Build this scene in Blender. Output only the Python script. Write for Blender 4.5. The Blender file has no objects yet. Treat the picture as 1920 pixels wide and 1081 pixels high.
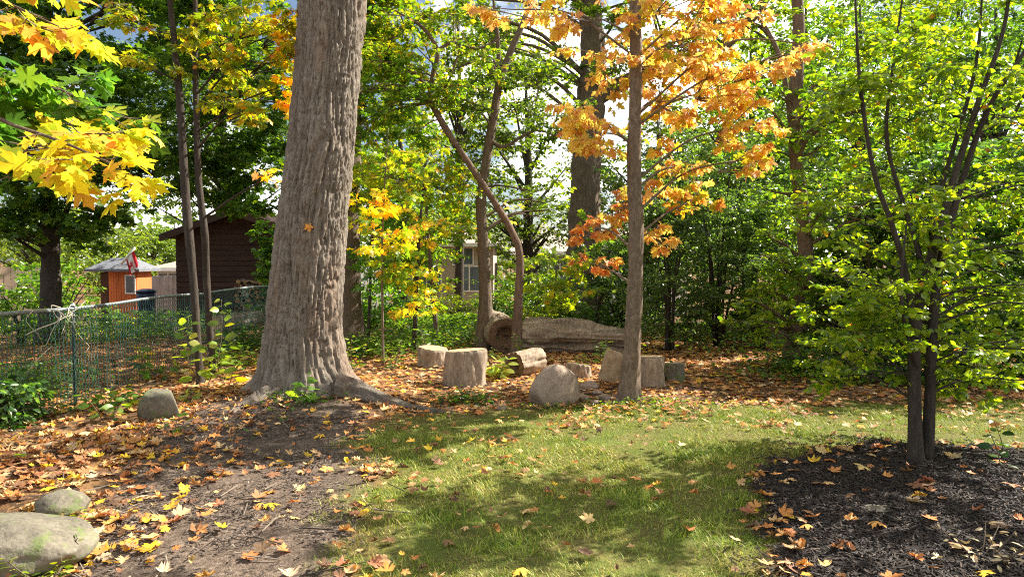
import bpy, math
import numpy as np
from mathutils import Vector, Matrix

SC = bpy.context.scene
COL = SC.collection
R = math.radians
rng = np.random.default_rng(7)

# ------------------------------------------------------------------ camera, sky, sun, exposure
F = 1321.0            # focal length in photograph pixels (1920 wide)
CAM_H = 1.6
PITCH = R(2.41)
cam_d = bpy.data.cameras.new("camera"); cam = bpy.data.objects.new("camera", cam_d); COL.objects.link(cam)
cam.location = (0, 0, CAM_H); cam.rotation_euler = (R(90) - PITCH, 0, 0)
cam_d.sensor_width = 36.0; cam_d.lens = 36.0 * F / 1920.0; cam_d.clip_end = 2000; cam_d.clip_start = 0.05
SC.camera = cam

SUN_AZ, SUN_EL = R(64), R(41)
SDIR = Vector((math.cos(SUN_EL) * math.sin(SUN_AZ), math.cos(SUN_EL) * math.cos(SUN_AZ), math.sin(SUN_EL)))
sun_d = bpy.data.lights.new("sun", 'SUN'); sun = bpy.data.objects.new("sun", sun_d); COL.objects.link(sun)
sun_d.energy = 5.0; sun_d.angle = R(0.5); sun_d.color = (1.0, 0.94, 0.84)
sun.rotation_euler = (-SDIR).to_track_quat('-Z', 'Y').to_euler()

W = bpy.data.worlds.new("World"); SC.world = W; W.use_nodes = True
nt = W.node_tree; nt.nodes.clear()
wo = nt.nodes.new("ShaderNodeOutputWorld"); bg = nt.nodes.new("ShaderNodeBackground")
sky = nt.nodes.new("ShaderNodeTexSky"); sky.sky_type = 'NISHITA'; sky.sun_disc = False
sky.sun_elevation = SUN_EL; sky.sun_rotation = SUN_AZ; sky.altitude = 150; sky.dust_density = 1.5; sky.ozone_density = 1.0
tc = nt.nodes.new("ShaderNodeTexCoord"); mp = nt.nodes.new("ShaderNodeMapping"); mp.inputs['Scale'].default_value = (1, 1, 2.2); mp.inputs['Location'].default_value = (0.35, 0.1, 0.75)
nz = nt.nodes.new("ShaderNodeTexNoise"); nz.inputs['Scale'].default_value = 2.3; nz.inputs['Detail'].default_value = 7; nz.inputs['Roughness'].default_value = 0.55
rp = nt.nodes.new("ShaderNodeValToRGB"); rp.color_ramp.elements[0].position = 0.50; rp.color_ramp.elements[1].position = 0.58
mx = nt.nodes.new("ShaderNodeMix"); mx.data_type = 'RGBA'; mx.inputs['B'].default_value = (19.0, 18.9, 18.5, 1)
for a, b in ((tc.outputs['Generated'], mp.inputs['Vector']), (mp.outputs[0], nz.inputs['Vector']), (nz.outputs['Fac'], rp.inputs['Fac']),
             (rp.outputs['Color'], mx.inputs['Factor']), (sky.outputs[0], mx.inputs['A']), (mx.outputs['Result'], bg.inputs['Color']), (bg.outputs[0], wo.inputs[0])):
    nt.links.new(a, b)
bg.inputs['Strength'].default_value = 0.05
SC.view_settings.view_transform = 'Standard'; SC.view_settings.look = 'None'
SC.view_settings.gamma = 1.0; SC.view_settings.use_curve_mapping = False
SC.view_settings.exposure = 1.55
SC.cycles.use_denoising = False; SC.cycles.max_bounces = 10; SC.cycles.diffuse_bounces = 4; SC.cycles.glossy_bounces = 2
SC.cycles.transmission_bounces = 8; SC.cycles.transparent_max_bounces = 4
SC.cycles.sample_clamp_indirect = 6.0; SC.cycles.filter_width = 1.1

# ------------------------------------------------------------------ helpers: projection, noise, terrain
_c, _s = math.cos(PITCH), math.sin(PITCH)
def P(px, py, d):
    """world point seen at photograph pixel (px, py), at forward distance d"""
    x = (px - 960.0) / F; v = (540.5 - py) / F
    Y = _c + v * _s; Z = -_s + v * _c
    k = d / Y
    return np.array([x * k, d, CAM_H + Z * k])

def smooth(a, b, x):
    t = np.clip((x - a) / (b - a), 0, 1); return t * t * (3 - 2 * t)

def _hash(ix, iy, iz):
    h = (ix.astype(np.int64) * 374761393 + iy.astype(np.int64) * 668265263 + iz.astype(np.int64) * 2147483647) & 0xffffffff
    h = ((h ^ (h >> 13)) * 1274126177) & 0xffffffff
    h = ((h ^ (h >> 16)) * 2246822519) & 0xffffffff
    return ((h ^ (h >> 15)) & 0xffffff) / float(0xffffff)

def noise(x, y, z=0.0):
    x, y, z = np.broadcast_arrays(np.asarray(x, float), np.asarray(y, float), np.asarray(z, float))
    ix, iy, iz = np.floor(x), np.floor(y), np.floor(z)
    fx, fy, fz = x - ix, y - iy, z - iz
    fx = fx * fx * (3 - 2 * fx); fy = fy * fy * (3 - 2 * fy); fz = fz * fz * (3 - 2 * fz)
    r = 0
    for a in (0, 1):
        for b in (0, 1):
            for c in (0, 1):
                w = (fx if a else 1 - fx) * (fy if b else 1 - fy) * (fz if c else 1 - fz)
                r = r + w * _hash(ix + a, iy + b, iz + c)
    return r

def fbm(x, y, z=0.0, o=3):
    r, a, t = 0, 1.0, 0
    for i in range(o):
        r = r + a * noise(np.asarray(x) * 2**i + 17.3 * i, np.asarray(y) * 2**i + 5.1 * i, np.asarray(z) * 2**i + 9.7 * i); t += a; a *= 0.5
    return r / t

TREE0 = (-2.38, 8.25)
def hgt(x, y):
    x = np.asarray(x, float); y = np.asarray(y, float)
    h = -1.55 * smooth(15, 36, y) - 0.25 * smooth(-6, -12, x) * smooth(30, 10, y)
    near = smooth(40, 18, np.hypot(x, y - 6))
    h = h + near * (0.10 * (fbm(x * 0.55 + 3, y * 0.55, 0, 2) - 0.5) + 0.035 * (noise(x * 2.6, y * 2.6, 4) - 0.5) + 0.012 * (noise(x * 9, y * 9, 2) - 0.5))
    h = h + 0.12 * np.exp(-((x - TREE0[0])**2 + (y - TREE0[1])**2) / 1.1) + 0.05 * np.exp(-((x - 3.2)**2 + (y - 4.4)**2) / 2.2)
    h = h + 0.06 * np.exp(-((x + 2.6)**2 + (y - 5.6)**2) / 1.5)
    return h
def H(x, y): return float(hgt(x, y))

def G(px, py):
    """ground point under photograph pixel"""
    d = 6.0
    for _ in range(30):
        p = P(px, py, d); x = (px - 960.0) / F; v = (540.5 - py) / F
        slope = (-_s + v * _c) / (_c + v * _s)
        d = max(2.0, (H(p[0], d) - CAM_H) / slope)
    p = P(px, py, d); p[2] = H(p[0], p[1]); return p

def sdf_poly(x, y, poly):
    poly = np.array(poly, float); n = len(poly)
    dmin = np.full(np.shape(x), 1e9); inside = np.zeros(np.shape(x), bool)
    for i in range(n):
        a = poly[i]; b = poly[(i + 1) % n]; e = b - a
        wx, wy = x - a[0], y - a[1]
        t = np.clip((wx * e[0] + wy * e[1]) / (e @ e), 0, 1)
        dmin = np.minimum(dmin, np.hypot(wx - e[0] * t, wy - e[1] * t))
        cond = ((a[1] > y) != (b[1] > y)) & (x < (b[0] - a[0]) * (y - a[1]) / (b[1] - a[1] + 1e-12) + a[0])
        inside ^= cond
    return np.where(inside, -dmin, dmin)

LAWN = [(-0.55, 1.5), (-0.85, 3.5), (-0.95, 4.65), (-1.1, 5.6), (-1.42, 6.5), (-1.15, 7.3), (0.2, 7.45), (1.5, 7.5), (3.1, 7.7), (5.5, 7.9), (14, 8.2), (14, 1.5)]
SOIL = [(-2.0, 2.0), (-0.6, 2.0), (-0.85, 3.5), (-0.95, 4.65), (-1.1, 5.6), (-1.42, 6.6), (-1.6, 7.6), (-3.1, 7.6), (-3.2, 6.2), (-2.75, 5.2), (-2.5, 4.3), (-2.2, 3.3)]
MULCH = [(1.0, 1.5), (1.25, 3.0), (1.45, 3.9), (1.68, 4.7), (2.1, 5.4), (2.9, 5.85), (3.8, 5.75), (4.7, 5.4), (5.6, 4.6), (6.0, 3), (6, 1.5)]
def wob(x, y): return 0.22 * (fbm(x * 2.1, y * 2.1, 7, 3) - 0.5)
def zones(x, y):
    w = wob(x, y)
    m = smooth(0.10, -0.10, sdf_poly(x, y, MULCH) + w + 0.25 * (noise(np.asarray(x) * 7, np.asarray(y) * 7, 3) - 0.5))
    s = smooth(0.15, -0.12, sdf_poly(x, y, SOIL) + 1.3 * w) * (1 - m)
    l = smooth(0.30, -0.22, sdf_poly(x, y, LAWN) + 2.2 * w + 0.35 * (noise(np.asarray(x) * 5, np.asarray(y) * 5, 6) - 0.5)) * (1 - m)
    return l, s, m

# ------------------------------------------------------------------ helpers: materials
def mat(name):
    m = bpy.data.materials.new(name); m.use_nodes = True; m.node_tree.nodes.clear()
    return m, m.node_tree
class NT:
    def __init__(s, name):
        s.m, s.t = mat(name); s.out = s.n("OutputMaterial")
    def n(s, typ, **kw):
        x = s.t.nodes.new("ShaderNode" + typ)
        for k, v in kw.items():
            if k in x.inputs:
                x.inputs[k].default_value = v
            else: setattr(x, k, v)
        return x
    def l(s, a, b): s.t.links.new(a, b)
    def noise(s, scale, detail=4, rough=0.55, vec=None, stretch=None):
        x = s.n("TexNoise"); x.inputs['Scale'].default_value = scale; x.inputs['Detail'].default_value = detail; x.inputs['Roughness'].default_value = rough
        v = vec or s.coord()
        if stretch:
            mp = s.n("Mapping"); mp.inputs['Scale'].default_value = stretch; s.l(v, mp.inputs['Vector']); v = mp.outputs[0]
        s.l(v, x.inputs['Vector']); return x.outputs['Fac']
    def coord(s):
        if not hasattr(s, 'tc'): s.tc = s.n("TexCoord")
        return s.tc.outputs['Object']
    def ramp(s, fac, stops):
        x = s.n("ValToRGB"); e = x.color_ramp.elements
        while len(e) < len(stops): e.new(0.5)
        for i, (p, c) in enumerate(stops):
            e[i].position = p; e[i].color = (*c, 1) if len(c) == 3 else c
        s.l(fac, x.inputs['Fac']); return x.outputs['Color']
    def mix(s, fac, a, b, blend='MIX'):
        x = s.n("Mix"); x.data_type = 'RGBA'; x.blend_type = blend
        for v, k in ((fac, 'Factor'), (a, 'A'), (b, 'B')):
            i = [q for q in x.inputs if q.name == k and (q.type == ('VALUE' if k == 'Factor' else 'RGBA'))][0]
            if isinstance(v, (int, float)): i.default_value = v
            elif isinstance(v, tuple): i.default_value = (*v, 1)
            else: s.l(v, i)
        return [q for q in x.outputs if q.type == 'RGBA'][0]
    def math(s, op, a, b=0.0):
        x = s.n("Math"); x.operation = op
        for v, i in ((a, 0), (b, 1)):
            if isinstance(v, (int, float)): x.inputs[i].default_value = v
            else: s.l(v, x.inputs[i])
        return x.outputs[0]
    def bump(s, h, strength=0.5, dist=0.02, prev=None):
        x = s.n("Bump"); x.inputs['Strength'].default_value = strength; x.inputs['Distance'].default_value = dist
        s.l(h, x.inputs['Height'])
        if prev: s.l(prev, x.inputs['Normal'])
        return x.outputs[0]
    def bsdf(s, col, rough=0.85, normal=None, spec=0.3):
        b = s.n("BsdfPrincipled")
        if isinstance(col, tuple): b.inputs['Base Color'].default_value = (*col, 1)
        else: s.l(col, b.inputs['Base Color'])
        if isinstance(rough, (int, float)): b.inputs['Roughness'].default_value = rough
        else: s.l(rough, b.inputs['Roughness'])
        b.inputs['Specular IOR Level'].default_value = spec
        if normal: s.l(normal, b.inputs['Normal'])
        s.l(b.outputs[0], s.out.inputs[0]); return b
    def attr(s, name, typ='GEOMETRY'):
        a = s.n("Attribute"); a.attribute_name = name; a.attribute_type = typ; return a

def leaf_material(name, trans=0.5, rough=0.45, spec=0.4, boost=(2.3, 2.1, 0.5), dry=False):
    n = NT(name); a = n.attr("col")
    nz = n.noise(26, 3)
    hv = n.n("HueSaturation"); n.l(a.outputs['Color'], hv.inputs['Color'])
    oi = n.n("ObjectInfo")
    n.l(n.math('ADD', n.math('MULTIPLY', nz, 0.5), n.math('ADD', 0.62, n.math('MULTIPLY', oi.outputs['Random'], 0.25))), hv.inputs['Value'])
    n.l(n.math('ADD', 0.485, n.math('MULTIPLY', oi.outputs['Random'], 0.03)), hv.inputs['Hue'])
    c = hv.outputs['Color']
    pb = n.n("BsdfPrincipled"); n.l(c, pb.inputs['Base Color']); pb.inputs['Roughness'].default_value = rough; pb.inputs['Specular IOR Level'].default_value = spec
    tr = n.n("BsdfTranslucent"); n.l(n.mix(1.0, c, boost, 'MULTIPLY'), tr.inputs['Color'])
    ms = n.n("MixShader"); ms.inputs[0].default_value = trans
    n.l(pb.outputs[0], ms.inputs[1]); n.l(tr.outputs[0], ms.inputs[2]); n.l(ms.outputs[0], n.out.inputs[0])
    return n.m

def bark_material(name, c0, c1, c2, scale=14, stretch=(1, 1, 0.16), strength=0.8, dist=0.02, attr=False):
    n = NT(name)
    a = n.noise(scale, 6, 0.62, stretch=stretch); b = n.noise(scale * 3.4, 4, 0.6, stretch=(1, 1, 0.4)); g = n.noise(1.7, 3)
    col = n.ramp(a, [(0.32, c0), (0.52, c1), (0.72, c2)])
    if attr:
        at = n.attr("h"); col = n.mix(0.75, col, n.ramp(at.outputs['Fac'], [(0.2, c0), (0.48, c1), (0.85, c2)]))
    col = n.mix(n.math('MULTIPLY', n.ramp(g, [(0.45, (0, 0, 0)), (0.7, (1, 1, 1))]), 0.35), col, tuple(v * 0.75 + 0.02 for v in c1))
    if attr:
        col = n.mix(n.math('MULTIPLY', n.ramp(n.noise(2.6, 4, 0.6, stretch=(1, 1, 0.22)), [(0.50, (0, 0, 0)), (0.66, (1, 1, 1))]), 0.6), col, (0.24, 0.125, 0.065))
        col = n.mix(n.math('MULTIPLY', n.ramp(n.noise(4.5, 5, 0.7), [(0.56, (0, 0, 0)), (0.70, (1, 1, 1))]), 0.35), col, (0.30, 0.31, 0.24))
    col = n.mix(0.45, col, n.ramp(b, [(0.3, tuple(v * 0.7 for v in c1)), (0.75, tuple(min(1, v * 1.15) for v in c2))]))
    nb = n.bump(a, strength, dist); nb = n.bump(b, strength * 0.6, dist * 0.3, nb)
    n.bsdf(col, 0.9, nb, 0.15); return n.m

M = {}
M['leaf'] = leaf_material('leaf_living', 0.5, 0.42, 0.45)
M['leaf_gloss'] = leaf_material('leaf_glossy', 0.53, 0.28, 0.7, (2.1, 2.15, 0.5))
M['leaf_gold'] = leaf_material('leaf_autumn', 0.55, 0.5, 0.3, (1.22, 1.3, 1.0))
M['leaf_dry'] = leaf_material('leaf_fallen', 0.16, 0.6, 0.25, (1.2, 1.0, 0.7), True)
M['grass'] = leaf_material('grass_blades', 0.3, 0.5, 0.25, (1.2, 1.25, 0.6))
M['bark_big'] = bark_material('bark_grey_fissured', (0.022, 0.016, 0.011), (0.155, 0.122, 0.092), (0.34, 0.295, 0.24), 26, (1, 1, 0.2), 1.0, 0.03, True)
M['bark_dark'] = bark_material('bark_dark', (0.014, 0.011, 0.008), (0.048, 0.038, 0.030), (0.105, 0.085, 0.068), 30, (1, 1, 0.2))  # bark tone lowered further to carry the shade on the twin stems
M['bark_mid'] = bark_material('bark_brown', (0.045, 0.031, 0.021), (0.125, 0.09, 0.062), (0.25, 0.19, 0.14), 30, (1, 1, 0.25))
M['bark_red'] = bark_material('bark_reddish', (0.035, 0.022, 0.015), (0.125, 0.08, 0.053), (0.26, 0.185, 0.135), 26, (1, 1, 0.22))
M['bark_slim'] = bark_material('bark_slim_maple', (0.04, 0.027, 0.019), (0.145, 0.104, 0.073), (0.30, 0.23, 0.168), 26, (1, 1, 0.45), 0.6, 0.012)
M['bark_pale'] = bark_material('bark_weathered', (0.055, 0.036, 0.022), (0.255, 0.185, 0.125), (0.50, 0.415, 0.315), 9, (1, 1, 0.3), 0.9, 0.03)
M['bark_log'] = bark_material('bark_fallen_log', (0.035, 0.023, 0.015), (0.21, 0.15, 0.10), (0.55, 0.45, 0.33), 8, (0.2, 1, 1), 0.9, 0.04)

def cut_wood():
    n = NT('cut_wood'); v = n.coord()
    sp = n.n("SeparateXYZ"); n.l(v, sp.inputs[0])
    rr = n.math('SQRT', n.math('ADD', n.math('MULTIPLY', sp.outputs[0], sp.outputs[0]), n.math('MULTIPLY', sp.outputs[1], sp.outputs[1])))
    rr = n.math('ADD', rr, n.math('MULTIPLY', n.noise(5, 2), 0.05))
    ring = n.math('SINE', n.math('MULTIPLY', rr, 420))
    g = n.noise(9, 4)
    c = n.ramp(g, [(0.3, (0.30, 0.20, 0.11)), (0.7, (0.58, 0.43, 0.26))])
    c = n.mix(n.math('MULTIPLY', n.math('ADD', ring, 1.0), 0.16), c, (0.22, 0.13, 0.06))
    n.bsdf(c, 0.8, n.bump(n.noise(90, 3), 0.3, 0.004)); return n.m
M['cut'] = cut_wood()
M['rot'] = bark_material('rotten_wood', (0.03, 0.018, 0.01), (0.13, 0.075, 0.042), (0.26, 0.165, 0.10), 12, (1, 1, 1), 0.9, 0.03)
def stone_mat(name, c0, c1, moss=0.0):
    n = NT(name); a = n.noise(5, 6, 0.6); b = n.noise(45, 4, 0.65)
    c = n.ramp(a, [(0.3, c0), (0.68, c1)])
    c = n.mix(0.35, c, n.ramp(b, [(0.35, tuple(v * 0.55 for v in c0)), (0.7, tuple(min(1, v * 1.25) for v in c1))]))
    if moss:
        c = n.mix(n.math('MULTIPLY', n.ramp(n.noise(7, 5, 0.7), [(0.50, (0, 0, 0)), (0.62, (1, 1, 1))]), moss), c, (0.13, 0.17, 0.05))
    nb = n.bump(a, 0.6, 0.04); nb = n.bump(b, 0.5, 0.008, nb)
    n.bsdf(c, 0.9, nb, 0.2); return n.m
M['stone'] = stone_mat('boulder_stone', (0.17, 0.12, 0.085), (0.40, 0.31, 0.235))
M['stone_moss'] = stone_mat('mossy_stone', (0.085, 0.075, 0.055), (0.23, 0.20, 0.15), 0.8)
M['stone_white'] = stone_mat('pale_stone', (0.30, 0.28, 0.25), (0.56, 0.52, 0.47))
def plain(name, c, rough=0.7, var=0.25, scale=8, stretch=None, bump=0.25, spec=0.3, metal=0):
    n = NT(name); a = n.noise(scale, 4, 0.6, stretch=stretch)
    oi = n.n("ObjectInfo")
    cc = n.ramp(a, [(0.3, tuple(v * (1 - var) for v in c)), (0.7, tuple(min(1, v * (1 + var)) for v in c))])
    hv = n.n("HueSaturation"); n.l(cc, hv.inputs['Color']); n.l(n.math('ADD', 0.8, n.math('MULTIPLY', oi.outputs['Random'], 0.4)), hv.inputs['Value'])
    b = n.bsdf(hv.outputs['Color'], rough, n.bump(a, bump, 0.01), spec); b.inputs['Metallic'].default_value = metal
    return n.m
M['siding'] = plain('brown_siding', (0.052, 0.022, 0.014), 0.75, 0.3, 6, (0.3, 1, 1))
M['trim_brown'] = plain('brown_trim', (0.06, 0.03, 0.022), 0.7)
M['shingle'] = plain('grey_shingles', (0.16, 0.165, 0.18), 0.95, 0.4, 14)
M['shingle_tan'] = plain('tan_shingles', (0.34, 0.28, 0.23), 0.95, 0.3, 14)
M['orange'] = plain('orange_boards', (0.62, 0.16, 0.045), 0.75, 0.2, 6, (1, 1, 0.2))
M['shed_shade'] = plain('shaded_boards', (0.12, 0.055, 0.03), 0.8, 0.3, 6, (1, 1, 0.2))
M['white'] = plain('white_paint', (0.72, 0.71, 0.68), 0.6, 0.08)
M['stucco'] = plain('beige_wall', (0.42, 0.37, 0.31), 0.9, 0.15, 20)
M['fence_wood'] = plain('weathered_fence_wood', (0.40, 0.30, 0.22), 0.85, 0.3, 7, (1, 1, 0.15))
M['fence_grey'] = plain('grey_fence_wood', (0.30, 0.28, 0.27), 0.85, 0.3, 7, (1, 1, 0.15))
M['galv'] = plain('galvanised_pipe', (0.27, 0.30, 0.31), 0.45, 0.15, 20, None, 0.1, 0.5, 0.4)
M['vinyl'] = plain('green_vinyl_wire', (0.014, 0.075, 0.058), 0.4, 0.3, 9, None, 0.05, 0.5)
M['post'] = plain('green_post', (0.02, 0.035, 0.03), 0.5)
M['glass'] = plain('window_glass', (0.10, 0.13, 0.16), 0.08, 0.1, 3, None, 0.0, 0.7)
M['navy'] = plain('navy_plastic', (0.012, 0.018, 0.045), 0.5)
M['red'] = plain('flag_red', (0.55, 0.02, 0.03), 0.8)
M['split'] = plain('split_firewood', (0.40, 0.25, 0.13), 0.85, 0.4, 12)
M['firebark'] = plain('firewood_bark', (0.09, 0.06, 0.042), 0.9, 0.4, 20)
M['mulch'] = None
def chips_mat(name, rough=0.85):
    n = NT(name); a = n.attr("col"); c = n.mix(0.35, a.outputs['Color'], n.ramp(n.noise(60, 3), [(0.3, (0.01, 0.008, 0.006)), (0.8, (0.12, 0.09, 0.07))]))
    n.bsdf(c, rough, n.bump(n.noise(120, 3, stretch=(1, 0.3, 1)), 0.4, 0.004), 0.35); return n.m
M['mulch'] = chips_mat('mulch_chips', 0.8)
M['chips'] = chips_mat('wood_debris', 0.85)
M['straw'] = plain('dry_vine', (0.55, 0.48, 0.36), 0.8)
M['dead'] = plain('dead_twigs', (0.13, 0.095, 0.065), 0.9)

def ground_material():
    n = NT('ground_mix')
    geo = n.n("NewGeometry"); pos = geo.outputs['Position']
    lawn, soil, mulch = n.attr("lawn").outputs['Fac'], n.attr("soil").outputs['Fac'], n.attr("mulch").outputs['Fac']
    n1 = n.noise(3.2, 5, 0.6, pos); n2 = n.noise(38, 4, 0.65, pos); n3 = n.noise(130, 3, 0.6, pos)
    # litter floor: old leaves pressed into the soil
    vo = n.n("TexVoronoi"); vo.inputs['Scale'].default_value = 13; n.l(pos, vo.inputs['Vector'])
    sp = n.n("SeparateColor"); n.l(vo.outputs['Color'], sp.inputs[0])
    lit = n.ramp(sp.outputs[0], [(0.0, (0.05, 0.032, 0.02)), (0.25, (0.16, 0.075, 0.03)), (0.5, (0.34, 0.15, 0.045)), (0.75, (0.42, 0.23, 0.09)), (1.0, (0.10, 0.055, 0.03))])
    lit = n.mix(n.math('MULTIPLY', n1, 0.9), lit, (0.07, 0.05, 0.032))
    soilc = n.ramp(n2, [(0.3, (0.05, 0.036, 0.026)), (0.55, (0.20, 0.148, 0.11)), (0.75, (0.36, 0.28, 0.21))])
    soilc = n.mix(n.ramp(n1, [(0.35, (0.7, 0.7, 0.7)), (0.65, (0.1, 0.1, 0.1))]), soilc, (0.085, 0.06, 0.043))
    lawnc = n.ramp(n2, [(0.3, (0.06, 0.05, 0.02)), (0.6, (0.19, 0.165, 0.05)), (0.8, (0.28, 0.24, 0.08))])
    lawnc = n.mix(n.ramp(n1, [(0.4, (0, 0, 0)), (0.62, (0.75, 0.75, 0.75))]), lawnc, (0.10, 0.14, 0.022))
    mulc = n.ramp(n2, [(0.35, (0.008, 0.006, 0.005)), (0.7, (0.04, 0.032, 0.028))])
    c = n.mix(soil, lit, soilc); c = n.mix(lawn, c, lawnc); c = n.mix(mulch, c, mulc)
    nb = n.bump(n2, 0.8, 0.03); nb = n.bump(n3, 0.7, 0.008, nb)
    n.bsdf(c, 0.95, nb, 0.15); return n.m
M['ground'] = ground_material()

# ------------------------------------------------------------------ helpers: mesh and objects
class MB:
    """collects vertex/face arrays and links them as one mesh"""
    def __init__(s): s.v = []; s.f = []; s.c = []; s.n = 0; s.h = []
    def add(s, v, faces, col=None, h=None):
        v = np.asarray(v, float).reshape(-1, 3); s.v.append(v)
        for f in (faces if isinstance(faces, list) else [faces]):
            s.f.append(np.asarray(f, np.int64) + s.n)
        s.n += len(v)
        if col is not None: s.c.append(np.broadcast_to(np.asarray(col, float), (len(v), 3)))
        if h is not None: s.h.append(np.asarray(h, float).ravel())
    def mesh(s, name, m, origin=(0, 0, 0), smooth_=True):
        me = bpy.data.meshes.new(name)
        v = np.concatenate(s.v) - np.asarray(origin, float)
        me.vertices.add(len(v)); me.vertices.foreach_set('co', v.astype(np.float32).ravel())
        tot = np.concatenate([np.full(len(f), f.shape[1], np.int64) for f in s.f])
        loops = np.concatenate([f.ravel() for f in s.f])
        me.loops.add(len(loops)); me.loops.foreach_set('vertex_index', loops.astype(np.int32))
        me.polygons.add(len(tot))
        st = np.concatenate([[0], np.cumsum(tot)[:-1]])
        me.polygons.foreach_set('loop_start', st.astype(np.int32)); me.polygons.foreach_set('loop_total', tot.astype(np.int32))
        me.polygons.foreach_set('use_smooth', np.full(len(tot), bool(smooth_)))
        if s.c:
            a = me.attributes.new('col', 'FLOAT_COLOR', 'POINT'); c = np.ones((len(v), 4), np.float32); c[:, :3] = np.concatenate(s.c)
            a.data.foreach_set('color', c.ravel())
        if s.h:
            a = me.attributes.new('h', 'FLOAT', 'POINT'); a.data.foreach_set('value', np.concatenate(s.h).astype(np.float32))
        me.update(calc_edges=True); me.validate()
        if m is not None: me.materials.append(M[m] if isinstance(m, str) else m)
        return me
    def obj(s, name, m, parent=None, origin=None, smooth_=True, kind=None):
        org = np.asarray(parent.location if (parent is not None and origin is None) else (origin if origin is not None else (0, 0, 0)), float)
        o = bpy.data.objects.new(name, s.mesh(name, m, org, smooth_)); COL.objects.link(o)
        if parent is not None: o.parent = parent
        elif origin is not None: o.location = org
        if kind: o['kind'] = kind
        return o

def thing(name, label, cat, loc, group=None):
    o = bpy.data.objects.new(name, None); COL.objects.link(o); o.location = tuple(float(q) for q in loc)
    o.empty_display_size = 0.1
    return tag(o, label, cat, group)
def tag(o, label, cat, group=None):
    o['label'] = label; o['category'] = cat
    if group: o['group'] = group
    return o

def norm(a): return a / (np.linalg.norm(a, axis=-1, keepdims=True) + 1e-12)

def spline(pts, n):
    """Catmull-Rom through pts"""
    p = np.asarray(pts, float)
    if len(p) == 2: return p[0] + (p[1] - p[0]) * np.linspace(0, 1, n)[:, None]
    q = np.vstack([2 * p[0] - p[1], p, 2 * p[-1] - p[-2]])
    u = np.linspace(0, len(p) - 1 - 1e-9, n); i = np.floor(u).astype(int); t = (u - i)[:, None]
    a, b, c, d = q[i], q[i + 1], q[i + 2], q[i + 3]
    return 0.5 * (2 * b + (c - a) * t + (2 * a - 5 * b + 4 * c - d) * t**2 + (3 * b - a - 3 * c + d) * t**3)

def tube(mb, pts, radii, n=8, seg=None, bark=0.0, seed=0.0, cap=True, flare=0.0, col=None, ridge=0.0):
    seg = seg or max(2, len(pts) * 4)
    c = spline(pts, seg); r = np.interp(np.linspace(0, 1, seg), np.linspace(0, 1, len(radii)), radii)
    t = norm(np.gradient(c, axis=0))
    ref = np.array([0.13, 0.98, 0.1]) if abs(t[0][1]) < 0.9 else np.array([1.0, 0, 0])
    x = norm(ref - t * (t @ ref)[:, None]); y = np.cross(t, x)
    th = np.linspace(0, 2 * math.pi, n, endpoint=False)
    rr = np.repeat(r[:, None], n, 1)
    if flare:
        L = np.concatenate([[0], np.cumsum(np.linalg.norm(np.diff(c, axis=0), axis=1))])
        rr = rr * (1 + flare * np.exp(-L / (2.2 * r[0]))[:, None] * (0.6 + 0.8 * noise(np.cos(th) * 2 + seed, np.sin(th) * 2, 3))[None, :])
    if bark:
        L = np.linspace(0, 1, seg)[:, None] * np.linalg.norm(c[-1] - c[0])
        k = 0.5 * n / 6
        rr = rr * (1 + bark * (2 * fbm(np.cos(th)[None, :] * k + seed, np.sin(th)[None, :] * k, L * 4.0 + seed, 2) - 1)) + bark * 0.5 * r[:, None] * (noise(L * 5 + seed, 3, 1) - 0.5)
    if ridge:
        L = np.linspace(0, 1, seg)[:, None] * np.linalg.norm(c[-1] - c[0])
        rr = rr * (1 + ridge * (smooth(0, .5, np.abs(2 * noise(np.cos(th)[None, :] * 3.2 + seed, np.sin(th)[None, :] * 3.2, L * 3.0 + seed) - 1)) - 0.6) + 0.5 * ridge * (noise(np.cos(th)[None, :] * 7 + seed, np.sin(th)[None, :] * 7, L * 9) - 0.5))
    v = c[:, None, :] + rr[..., None] * (x[:, None, :] * np.cos(th)[None, :, None] + y[:, None, :] * np.sin(th)[None, :, None])
    i = np.arange(seg - 1)[:, None] * n; j = np.arange(n)[None, :]; j2 = (j + 1) % n
    q = np.stack([i + j, i + j2, i + n + j2, i + n + j], -1).reshape(-1, 4)
    fs = [q]
    if cap: fs += [np.arange(n)[::-1].reshape(1, n), (np.arange(n) + (seg - 1) * n).reshape(1, n)]
    mb.add(v, fs, col)

def sticks(mb, a, b, ra, rb=None, col=None):
    """many straight three-sided twigs at once"""
    a = np.asarray(a, float).reshape(-1, 3); b = np.asarray(b, float).reshape(-1, 3); N = len(a)
    if N == 0: return
    ra = np.broadcast_to(np.asarray(ra, float), (N,)); rb = ra * 0.6 if rb is None else np.broadcast_to(np.asarray(rb, float), (N,))
    t = norm(b - a); ref = np.where(np.abs(t[:, 2:3]) > 0.8, np.array([[1.0, 0, 0]]), np.array([[0, 0, 1.0]]))
    x = norm(np.cross(t, ref)); y = np.cross(t, x)
    v = np.zeros((N, 6, 3))
    for k in range(3):
        d = x * math.cos(k * 2.0944) + y * math.sin(k * 2.0944)
        v[:, k] = a + d * ra[:, None]; v[:, 3 + k] = b + d * rb[:, None]
    base = (np.arange(N) * 6)[:, None, None]
    q = np.array([[0, 1, 4, 3], [1, 2, 5, 4], [2, 0, 3, 5]])[None]
    mb.add(v.reshape(-1, 3), (base + q).reshape(-1, 4), None if col is None else col)

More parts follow.
